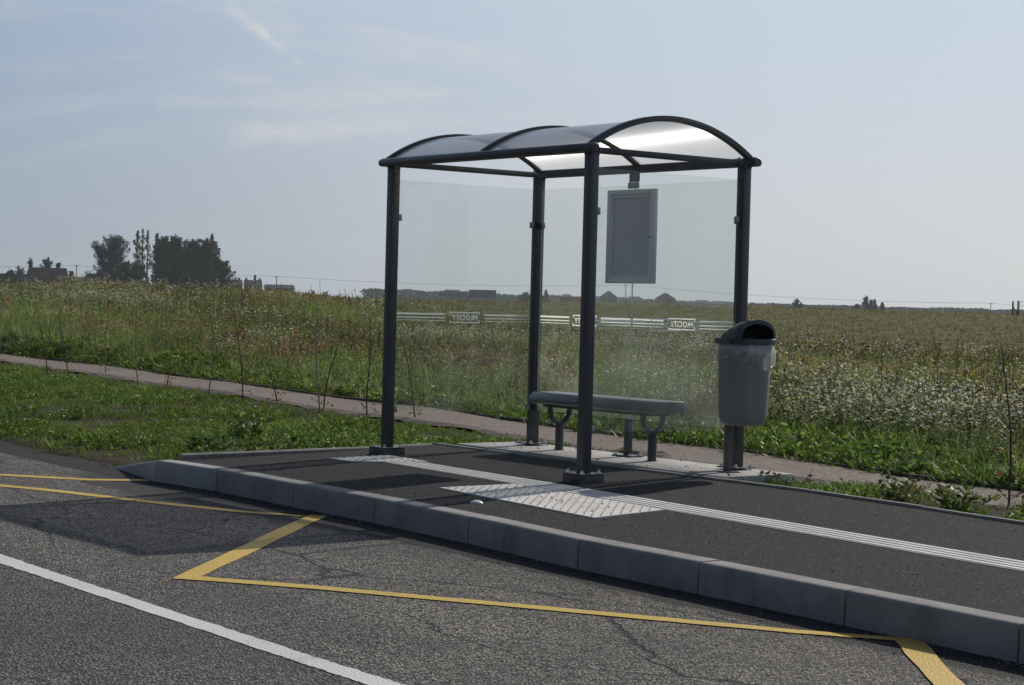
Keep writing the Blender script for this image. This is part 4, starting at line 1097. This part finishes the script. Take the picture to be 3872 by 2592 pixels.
weed(-1.30, -.35, 1., 'leafy weed clump left of the platform edging', 'weed_plant', 'bushy')
weed(-2.35, -.25, 1.15, 'dark broad-leaved dock plant on the verge', 'dock_plant', 'dock')
weed(-1.75, -.55, .9, 'light green weed tuft nearest the dropped kerb', 'weed_plant', 'bushy')
weed(-.95, -.95, .8, 'rough leafy weed clump beside the edging nearest the kerb', 'weed_plant', 'bushy')
weed(-3.2, .5, 1.1, 'leafy weed in the middle of the green verge', 'weed_plant', 'bushy')
weed(3.04, 1.02, .85, 'thin dark green herb growing at the slab corner beside the bin', 'weed_plant', 'thin')
weed(3.08, 1.45, .8, 'low leafy weed clump against the right end of the concrete slab', 'weed_plant', 'bushy')
weed(4.15, 1.5, .9, 'leafy weed growing behind the platform edging at right', 'weed_plant', 'bushy')
weed(4.75, 1.35, 1.0, 'spreading weed nearest the right edge behind the edging', 'weed_plant', 'bushy')
MT['soil'] = varied('loose_soil', (.10, .085, .068), (.20, .175, .145), 14, .95, 0, .02)
hp = MB(); V = []; F = []; gx, gy = 26, 12
for i in range(gx+1):
    for j in range(gy+1):
        u, v = i/gx*2-1, j/gy*2-1; x, y = .95+u*.62, 1.99+v*.28
        h = max(0, 1-u*u)**.8*max(0, 1-v*v)**.8*.16*(.45+1.1*float(fbm(x*7, y*7, 91)))
        V.append((x, y, -.16+h))
for i in range(gx):
    for j in range(gy): F.append((i*(gy+1)+j, i*(gy+1)+j+1, (i+1)*(gy+1)+j+1, (i+1)*(gy+1)+j))
tag(hp.add(V, F).build('gravel_heap', MT['soil']), 'low loose heap of soil and gravel behind the concrete slab', 'gravel heap')
# loose stones and dry leaf bits lying on slab, pad and pavement
db = MB()
for k in range(520):
    x, y = (rnd.uniform(-.2, 2.9), rnd.uniform(1.0, 1.65)) if k < 60 else (rnd.uniform(2.6, 4.1), rnd.uniform(-1.2, -.7)) if k < 85 else (rnd.uniform(0, 9), rnd.uniform(-1.7, .85)) if k < 190 else (0, 0)
    if k >= 190:
        x = rnd.uniform(-1, 9.5); y = float(ykerb(x))-.004-abs(rnd.gauss(0, .05 if k < 420 else .6))
    z = ZR if k >= 190 else -.012 if k < 60 else float(zplat(y))+(.008 if k < 85 else 0)
    s = rnd.uniform(.003, .009); a = rnd.uniform(0, 3)
    mxx = Matrix.Translation((x, y, z+s*.4))@Matrix.Rotation(a, 4, 'Z')@Matrix.Diagonal((1, rnd.uniform(.6, 1), rnd.uniform(.5, .8), 1))
    bm = bmesh.new(); bmesh.ops.create_icosphere(bm, subdivisions=1, radius=s); db.bm(bm, 0, mxx)
tag(db.build('loose_gravel', MT['gravel']), 'scattered small stones lying on the platform, slab and road edge', 'gravel', kind='stuff')

# ------------------------------------------------------------------ far off: trees
def tree(name, px, top, halfw_px, dist, label, style, col, group=None, seed=0, base_z=-2.2, dens=1.):
    rs = np.random.default_rng(seed+500); mpp = dist/FPX
    P = far(px, top, dist); H = P.z-base_z; hw = halfw_px*mpp; x0, y0 = P.x, P.y
    t = thing(name, label, 'tree', (x0, y0, base_z), group)
    tr = MB(); r0 = max(.12, H*.018); lean = rs.uniform(-.02, .02)*H
    ph = .95 if style in ('poplar', 'conifer') else .72
    pts = [(x0+lean*f, y0, base_z+H*ph*f) for f in np.linspace(0, 1, 7)]
    tr.tube(pts, [r0*(1-.85*f) for f in np.linspace(0, 1, 7)], 8)
    def env(f):
        if style == 'round': return (min(1, .62+1.5*f) if f < .25 else 1.) * (math.sqrt(max(0, 1-((f-.42)/.58)**2))**.75 if f > .42 else 1.)
        if style == 'poplar': return min(1, (1-f)*2.8+.05)**.8*min(1, .35+f*1.6)
        if style == 'conifer': return max(0, 1.02-f)
        return math.sqrt(max(0, 1-f*f))**.8
    area = {'round': 1.1, 'poplar': .9, 'conifer': .8, 'bush': 1.}[style]
    ls = dist*.00036*(1. if style != 'poplar' else .8); mean = hw*.8
    ncl = int({'round': 150, 'poplar': 90, 'conifer': 70, 'bush': 80}[style]*dens); V, C = [], []
    lo = {'round': .08, 'poplar': .10, 'conifer': .06, 'bush': .02}[style]
    for k in range(ncl):
        f = rs.uniform(lo, 1.)**.9; a = rs.uniform(0, 6.28); lob = .80+.34*math.sin(a*2+seed)*math.sin(f*9+seed*1.7)+.12*rs.normal()
        q = math.sqrt(rs.uniform(.03, 1.)); rr = hw*env(min(f, .995))*max(.3, lob)*q
        c = np.array([x0+lean*f+math.cos(a)*rr, y0+math.sin(a)*rr, base_z+H*f*(.985 if style != 'round' else .97)])
        up = 1.6 if style == 'poplar' else (.5 if style == 'conifer' else .75)
        ax = np.array([math.cos(a)*q, math.sin(a)*q, up*(.35+f)]); ax /= np.linalg.norm(ax)
        L = hw*rs.uniform(.16, .34)*(1. if style == 'round' else 1.1 if style == 'bush' else .9)+ls
        if k < (26 if style == 'round' else 12):
            p = Vector((x0+lean*f, y0, base_z+H*max(.12, f*.72))); tr.tube([p, p.lerp(Vector(c), .55)+Vector((0, 0, .2)), Vector(c)], [r0*.38*(1.1-f), r0*.22*(1.1-f), r0*.08], 5)
        n = int(min(260, max(26, (L/ls)**2*5.2)))
        t_ = rs.uniform(-1, 1, n); wd = L*.55*np.sqrt(np.clip(1.02-np.abs(t_), 0, 1)); d = rs.normal(size=(n, 3))*wd[:, None]*.6
        c0 = c+ax*(t_*L)[:, None]+d
        u = rs.normal(size=(n, 3))+ax*.8; u /= np.linalg.norm(u, axis=1)[:, None]; w = np.cross(u, rs.normal(size=(n, 3))); w /= np.linalg.norm(w, axis=1)[:, None]
        s = ls*rs.uniform(.5, 1.15, (n, 1)); lum = rs.uniform(.65, 1.35)*rs.uniform(.7, 1.3, (n, 1))
        V.append(np.stack([c0-u*s, c0+w*s*.55, c0+u*s, c0-w*s*.55], 1)); C.append(np.repeat((np.array(col)[None]*lum)[:, None], 4, 1))
    tr.build('trunk', MT['bark'], t, True)
    V = np.concatenate(V).reshape(-1, 3); C = np.concatenate(C).reshape(-1, 3)
    np_mesh('crown', V-0, np.arange(len(V)).reshape(-1, 4), C, MT['tree'], t)
    return t
DG = (.027, .047, .027); PG = (.085, .082, .058)
G1 = 'trees standing behind the field'
L_ = [('broadleaf_tree', 427, 903, 80.52, 860, 'big round dark tree at the left end of the tall tree group', 'round', DG),
      ('poplar_tree', 519, 872, 25.65, 880, 'broadest and leftmost of the three thin pale poplars', 'poplar', PG), ('poplar_tree', 542, 867, 14.85, 885, 'thinnest and tallest pale poplar, middle of three', 'poplar', PG),
      ('poplar_tree', 560, 870, 16.2, 890, 'right one of the three thin pale poplars', 'poplar', PG), ('poplar_tree', 597, 882, 22.95, 900, 'pale poplar half hidden at the left edge of the dark clump', 'poplar', (.10, .10, .085)),
      ('broadleaf_tree', 618, 902, 48.8, 850, 'dark tree at the left of the dense clump beside the half hidden poplar', 'round', DG), ('broadleaf_tree', 668, 899, 51.24, 855, 'dark tree second from left in the dense clump', 'round', DG),
      ('broadleaf_tree', 735, 905, 58.56, 850, 'dark tree in the centre right of the dense clump', 'round', DG), ('broadleaf_tree', 788, 908, 56.12, 845, 'broad dark tree at the right of the clump in front of the brown poplar', 'round', DG),
      ('poplar_tree', 803, 886, 17.55, 835, 'brownish poplar tip rising at the right end of the clump', 'poplar', (.075, .06, .045)), ('broadleaf_tree', 836, 990, 48.8, 830, 'low spreading dark tree at the right end of the clump', 'round', DG),
      ('broadleaf_tree', 646, 945, 44, 866, 'dark tree filling the dense clump behind its left pair', 'round', DG), ('broadleaf_tree', 704, 936, 46, 868, 'dark tree filling the middle of the dense clump from behind', 'round', DG),
      ('broadleaf_tree', 764, 940, 46, 864, 'dark tree filling the dense clump behind its right pair', 'round', DG), ('shrub', 478, 1000, 40, 848, 'dark bush between the big round tree and the poplars', 'bush', DG),
      ('shrub', 520, 1010, 51.75, 840, 'dark undergrowth bush below the three poplars', 'bush', DG), ('shrub', 620, 1015, 57.5, 838, 'dark bush at the foot of the clump, left of its middle', 'bush', DG), ('shrub', 720, 1012, 64.4, 836, 'dark bush at the foot of the clump, right of its middle', 'bush', DG),
      ('conifer_tree', 117, 978, 23, 960, 'small dark conifer behind the red barn roof', 'conifer', (.024, .036, .026)), ('conifer_tree', 184, 972, 6.9, 990, 'thin conifer tip poking above the round tree behind the barn', 'conifer', (.05, .055, .04)),
      ('broadleaf_tree', 178, 991, 34.16, 955, 'round bright green tree behind the barn ridge', 'bush', (.05, .075, .03)), ('broadleaf_tree', 220, 999, 20.74, 950, 'smaller green tree behind the right end of the barn ridge', 'bush', (.05, .075, .03)),
      ('shrub', 40, 1028, 27.6, 880, 'dark bush at the far left in front of the slate shed', 'bush', (.034, .05, .026)), ('shrub', 72, 1015, 25.3, 930, 'bush left of the red barn', 'bush', (.045, .065, .03)), ('shrub', 270, 1030, 18.4, 900, 'yellow green bush right of the red barn', 'bush', (.075, .095, .035)),
      ('conifer_tree', 964, 1042, 9.2, 1000, 'small conifer above the row of dark house roofs', 'conifer', (.05, .06, .04)),
      ('poplar_tree', 2065, 1099, 13.5, 1000, 'small upright tree alone on the skyline left of the brick shell', 'poplar', (.05, .06, .045)), ('shrub', 1984, 1112, 25.3, 1050, 'low distant bush on the skyline beside the rear post', 'bush', (.05, .06, .045)),
      ('broadleaf_tree', 3012, 1134, 14.64, 1000, 'small dense tree on the skyline right of the bin', 'bush', (.04, .055, .035)), ('poplar_tree', 3030, 1146, 6.75, 1000, 'tiny tree right beside the small dense skyline tree', 'poplar', (.06, .06, .045)),
      ('poplar_tree', 3274, 1124, 17.55, 1000, 'tallest tree of the small skyline group at right', 'poplar', (.045, .06, .04)), ('poplar_tree', 3293, 1136, 14.85, 1005, 'middle tree of the small skyline group at right', 'poplar', (.045, .06, .04)),
      ('poplar_tree', 3308, 1136, 12.15, 1000, 'right hand tree of the small skyline group', 'poplar', (.05, .06, .04)), ('poplar_tree', 3336, 1146, 10.8, 1000, 'small pointed tree standing apart right of the skyline group', 'poplar', (.045, .06, .04)),
      ('shrub', 3242, 1158, 20.7, 1010, 'pale low bush left of the skyline group at right', 'bush', (.085, .08, .06))]
for i, a in enumerate(L_): tree(*a, group=G1, seed=i)
# distant wood: one continuous bluish band
def wood():
    V, C = [], []; d0 = 1900; ls = 1.5
    pts = []
    prof = [(1400, 1096), (1500, 1099), (1700, 1108), (1900, 1118), (2060, 1122), (2300, 1131), (2600, 1143), (2900, 1153), (3200, 1162), (3340, 1166), (3450, 1169), (3560, 1170), (3700, 1173), (3900, 1180), (4050, 1186)]
    for px in np.arange(1380, 4060, 6.):
        top = np.interp(px, *zip(*prof))-3+9*(fbm(px*.02, 0, 7)-.5)-4*(fbm(px*.09, 3, 8)-.5)
        P = far(px, top, d0+RNG.uniform(-60, 60)); pts.append(P)
    for P in pts:
        h = P.z+6; n = 90; c0 = np.stack([P.x+RNG.normal(0, 2.2, n), P.y+RNG.normal(0, 2.2, n), -6+h*(RNG.uniform(0, 1, n)**.6)], -1)
        u = RNG.normal(size=(n, 3)); u /= np.linalg.norm(u, axis=1)[:, None]; w = np.cross(u, RNG.normal(size=(n, 3))); w /= np.linalg.norm(w, axis=1)[:, None]; s = ls*RNG.uniform(.5, 1.1, (n, 1))
        V.append(np.stack([c0-u*s, c0+w*s*.7, c0+u*s, c0-w*s*.7], 1)); C.append(np.tile(np.array([.035, .045, .03]), (n*4, 1)))
    V = np.concatenate(V).reshape(-1, 3)
    o = np_mesh('distant_wood', V, np.arange(len(V)).reshape(-1, 4), np.concatenate(C), MT['tree'])
    tag(o, 'far bluish band of woodland along the horizon', 'wood', kind='stuff')
wood()

# ------------------------------------------------------------------ far off: buildings
def house(name, pxl, pxr, top, eave, dist, label, cat, roofm, wallm, style='gable', ridge=.6, chim=0, group=None, depth=8., base_z=-2.5, win=0):
    a = far(pxl, eave, dist); b = far(pxr, eave, dist); zt = far((pxl+pxr)/2, top, dist).z; ze = (a.z+b.z)/2
    c = (a+b)/2; L = (Vector((b.x, b.y, 0))-Vector((a.x, a.y, 0))).length/2; d = (Vector((b.x, b.y, 0))-Vector((a.x, a.y, 0))).normalized(); n = Vector((-d.y, d.x, 0))
    o = thing(name, label, cat, (c.x, c.y, base_z), group)
    def P(u, v, z): return Vector((c.x, c.y, 0))+d*u+n*v+Vector((0, 0, z))
    wv = MB(); Lw = L*.94; dw = depth/2*.94
    V = [P(-Lw, -dw, base_z), P(Lw, -dw, base_z), P(Lw, dw, base_z), P(-Lw, dw, base_z), P(-Lw, -dw, ze), P(Lw, -dw, ze), P(Lw, dw, ze), P(-Lw, dw, ze)]
    F = [(0, 1, 5, 4), (1, 2, 6, 5), (2, 3, 7, 6), (3, 0, 4, 7)]
    if style == 'front': V += [P(0, -dw, zt-.35), P(0, dw, zt-.35)]; F += [(4, 5, 8), (6, 7, 9)]
    wv.add(V, F).build('wall', wallm, o)
    rf = MB(); dp = depth/2
    if style == 'front':     # gable end faces us
        V = [P(-L, -dp, ze-.3), P(L, -dp, ze-.3), P(0, -dp, zt), P(-L, dp, ze-.3), P(L, dp, ze-.3), P(0, dp, zt)]
        V += [p-Vector((0, 0, .25)) for p in V]; F = [(0, 2, 5, 3), (1, 4, 5, 2), (6, 9, 11, 8), (7, 8, 11, 10), (0, 6, 8, 2), (2, 8, 7, 1), (3, 5, 11, 9), (5, 4, 10, 11), (0, 3, 9, 6), (1, 7, 10, 4)]
    else:                    # ridge across; hipped when ridge < 1
        k = L*ridge; V = [P(-L, -dp, ze-.2), P(L, -dp, ze-.2), P(L, dp, ze-.2), P(-L, dp, ze-.2), P(-k, 0, zt), P(k, 0, zt)]
        F = [(0, 1, 5, 4), (1, 2, 5), (2, 3, 4, 5), (3, 0, 4), (3, 2, 1, 0)]
    ro = rf.add(V, F).build('roof', roofm, o)
    for k in range(chim):
        u = L*(-.7+1.4*k/max(1, chim-1)) if chim > 1 else L*.4
        q = P(u, 0, zt); MB().box((q.x-.4, q.y-.4, zt-1.2), (q.x+.4, q.y+.4, zt+1.0)).build('chimney', MT['brick'], ro)
    for k in range(win):
        u = L*(-.6+1.2*(k+.5)/win); wn = MB(); wn.add([P(u-.6, -dw-.02, ze-2.2), P(u+.6, -dw-.02, ze-2.2), P(u+.6, -dw-.02, ze-.9), P(u-.6, -dw-.02, ze-.9)], [(0, 1, 2, 3)]); wn.build('window', MT['pane'], o)
    return o
GH = 'houses on the skyline'
HS = [('barn', 90, 268, 1013, 1082, 900, 'large barn with a tall hipped red brown roof at far left', 'barn', 'tile', 'render', 'hip', .80, 0),
      ('shed', -60, 118, 1035, 1078, 890, 'low slate roofed shed left of the red barn', 'shed', 'slate', 'render', 'hip', .9, 0),
      ('house', 296, 420, 1035, 1072, 880, 'dark hipped slate house between the barn and the big round tree', 'house', 'slate', 'render', 'hip', .45, 0),
      ('shed', 262, 330, 1048, 1074, 895, 'small low slate annexe between barn and dark hipped house', 'shed', 'slate', 'render', 'hip', .9, 0),
      ('house', 868, 918, 1058, 1078, 980, 'dark roofed house at the left of the row right of the tree clump', 'house', 'slate', 'darkwall', 'hip', .9, 1),
      ('house', 920, 992, 1060, 1080, 970, 'dark roofed house with chimneys in the middle of the row', 'house', 'slate', 'darkwall', 'hip', .92, 2),
      ('house', 996, 1116, 1077, 1090, 990, 'long low dark roof at the right end of the row', 'house', 'slate', 'darkwall', 'hip', .92, 0),
      ('house', 1562, 1620, 1101, 1119, 1100, 'small dark hipped roof leftmost behind the glass', 'house', 'slate', 'render', 'hip', .35, 0),
      ('house', 1659, 1765, 1102, 1123, 1090, 'long dark roof in front of a grey ridge', 'house', 'slate', 'render', 'hip', .97, 0),
      ('house', 1676, 1742, 1096, 1110, 1130, 'grey roof ridge behind the long dark roof', 'house', 'greytile', 'render', 'hip', .85, 0),
      ('house', 1773, 1876, 1097, 1127, 1080, 'plain long block roof, dark, right of the pair of roofs', 'house', 'slate', 'render', 'hip', .99, 0),
      ('house', 2118, 2168, 1113, 1122, 1000, 'unfinished red brick shell with a small grey roof', 'house', 'greytile', 'brick', 'hip', .5, 0),
      ('shed', 2172, 2196, 1121, 1124, 1000, 'small red brick wall block beside the unfinished shell', 'shed', 'brick', 'brick', 'hip', .9, 0),
      ('house', 2266, 2336, 1101, 1123, 1060, 'brick house with a steep pointed grey roof right of the front post', 'house', 'greytile', 'brick', 'hip', .08, 0),
      ('house', 2358, 2438, 1122, 1137, 1080, 'low brownish hipped roof below the notice case', 'house', 'tile_pale', 'render', 'hip', .5, 0),
      ('house', 2474, 2557, 1109, 1130, 1060, 'house with a pyramid grey roof right of the notice case', 'house', 'greytile', 'brick', 'hip', .12, 0),
      ('house', 2618, 2690, 1136, 1148, 1080, 'low grey roof left half of the pair beside the right post', 'house', 'greytile', 'render', 'hip', .6, 0),
      ('house', 2680, 2746, 1139, 1150, 1090, 'low grey roof right half of the pair beside the right post', 'house', 'greytile', 'render', 'hip', .6, 0)]
MT['darkwall'] = varied('dark_brown_wall', (.075, .062, .055), (.11, .09, .08), .7, .9)
MT['tile_pale'] = varied('pale_brown_tiles', (.20, .16, .12), (.26, .21, .16), .5, .85)
for (nm, a, b, t, e, ds, lb, ct, rm, wm, st, rg, ch) in HS: house(nm, a, b, t, e, ds, lb, ct, MT[rm], MT[wm], st, rg, ch, GH if ct == 'house' else None)

# ------------------------------------------------------------------ poles, cable, field gate
PL = [(290, 1003, 940, 'timber pole with crossarm right of the red barn'), (1046, 1044, 960, 'timber pole rising behind the row of dark roofs'), (2367, 1077, 1000, 'timber pole between two houses under the notice case'), (3747, 1146, 1000, 'timber pole alone on the skyline near the field gate')]
TOP = []
for px, py, ds, lb in PL:
    P = far(px, py, ds); t = thing('utility_pole', lb, 'utility pole', (P.x, P.y, -2.5), 'poles carrying the overhead cable')
    MB().cyl((P.x, P.y, -2.5), (P.x, P.y, P.z), .24, .17, 10).build('shaft', MT['wood'], t, True)
    rt = Vector((AX[0][0], AX[0][1], 0)).normalized()
    ar = MB().tube([Vector((P.x, P.y, P.z-.5))-rt*1.1, Vector((P.x, P.y, P.z-.5))+rt*1.1], .12, 6).build('crossarm', MT['wood'], t)
    TOP.append(Vector((P.x, P.y, P.z-.15)))
TOP = [far(-900, 985, 930)]+TOP+[far(4700, 1190, 1050)]
cb = MB()
for a, b in zip(TOP[:-1], TOP[1:]):
    L = (b-a).length; sag = min(2.6, L*.012)
    cb.tube([a.lerp(b, t)-Vector((0, 0, 4*sag*t*(1-t))) for t in np.linspace(0, 1, 13)], .055, 5)
tag(cb.build('overhead_cable', MT['cable']), 'single overhead cable sagging between the skyline poles', 'cable')
def gate():
    ds = 195; P = far(3829, 1187, ds); zg = float(gz(P.x, P.y)); rt = Vector((AX[0][0], AX[0][1], 0)).normalized(); m = ds/FPX
    b = Vector((P.x, P.y, zg))
    t = thing('field_gate', 'timber gate post with diagonal brace and metal rails on the right skyline', 'gate', b)
    ztop = far(3846, 1138, ds).z
    MB().box((-.06, -.06, -.2), (.06, .06, ztop-zg-.05), .01, mx=Matrix.Translation(b)).build('post', MT['wood'], t)
    c2 = b+rt*(19*m); MB().box((-.06, -.06, -.2), (.06, .06, ztop-zg), .01, mx=Matrix.Translation(c2)).build('post', MT['wood'], t)
    MB().tube([b+Vector((0, 0, (ztop-zg)*.62)), c2+Vector((0, 0, .08))], .055, 6).build('brace', MT['wood'], t)
    c3_ = c2+rt*3.2
    for f in (.95, .66, .37, .10): MB().tube([c2+rt*.14+Vector((0, 0, (ztop-zg)*f)), c3_+Vector((0, 0, (ztop-zg)*f))], .022, 6).build('rail', MT['clamp'], t)
    MB().tube([c2+rt*.14+Vector((0, 0, .02)), c2+rt*.14+Vector((0, 0, (ztop-zg)*.97))], .028, 6).build('gate_frame', MT['clamp'], t)
gate()

# ------------------------------------------------------------------ haze: even, thin air between here and the horizon
def haze():
    m = bpy.data.materials.new('pale_haze'); m.use_nodes = True; k = NT(m.node_tree); k.n.clear()
    v = k.new('ShaderNodeVolumePrincipled'); v.inputs['Color'].default_value = (.80, .87, .95, 1); v.inputs['Density'].default_value = .00010; v.inputs['Anisotropy'].default_value = .3
    out = k.new('ShaderNodeOutputMaterial'); k.link(v.outputs[0], out.inputs['Volume'])
    o = MB().box((CAM[0]-4400, CAM[1]-4400, -8), (CAM[0]+4400, CAM[1]+4400, 60)).build('haze', m)
    tag(o, 'thin pale haze filling the air out to the horizon', 'haze', kind='stuff')
haze()
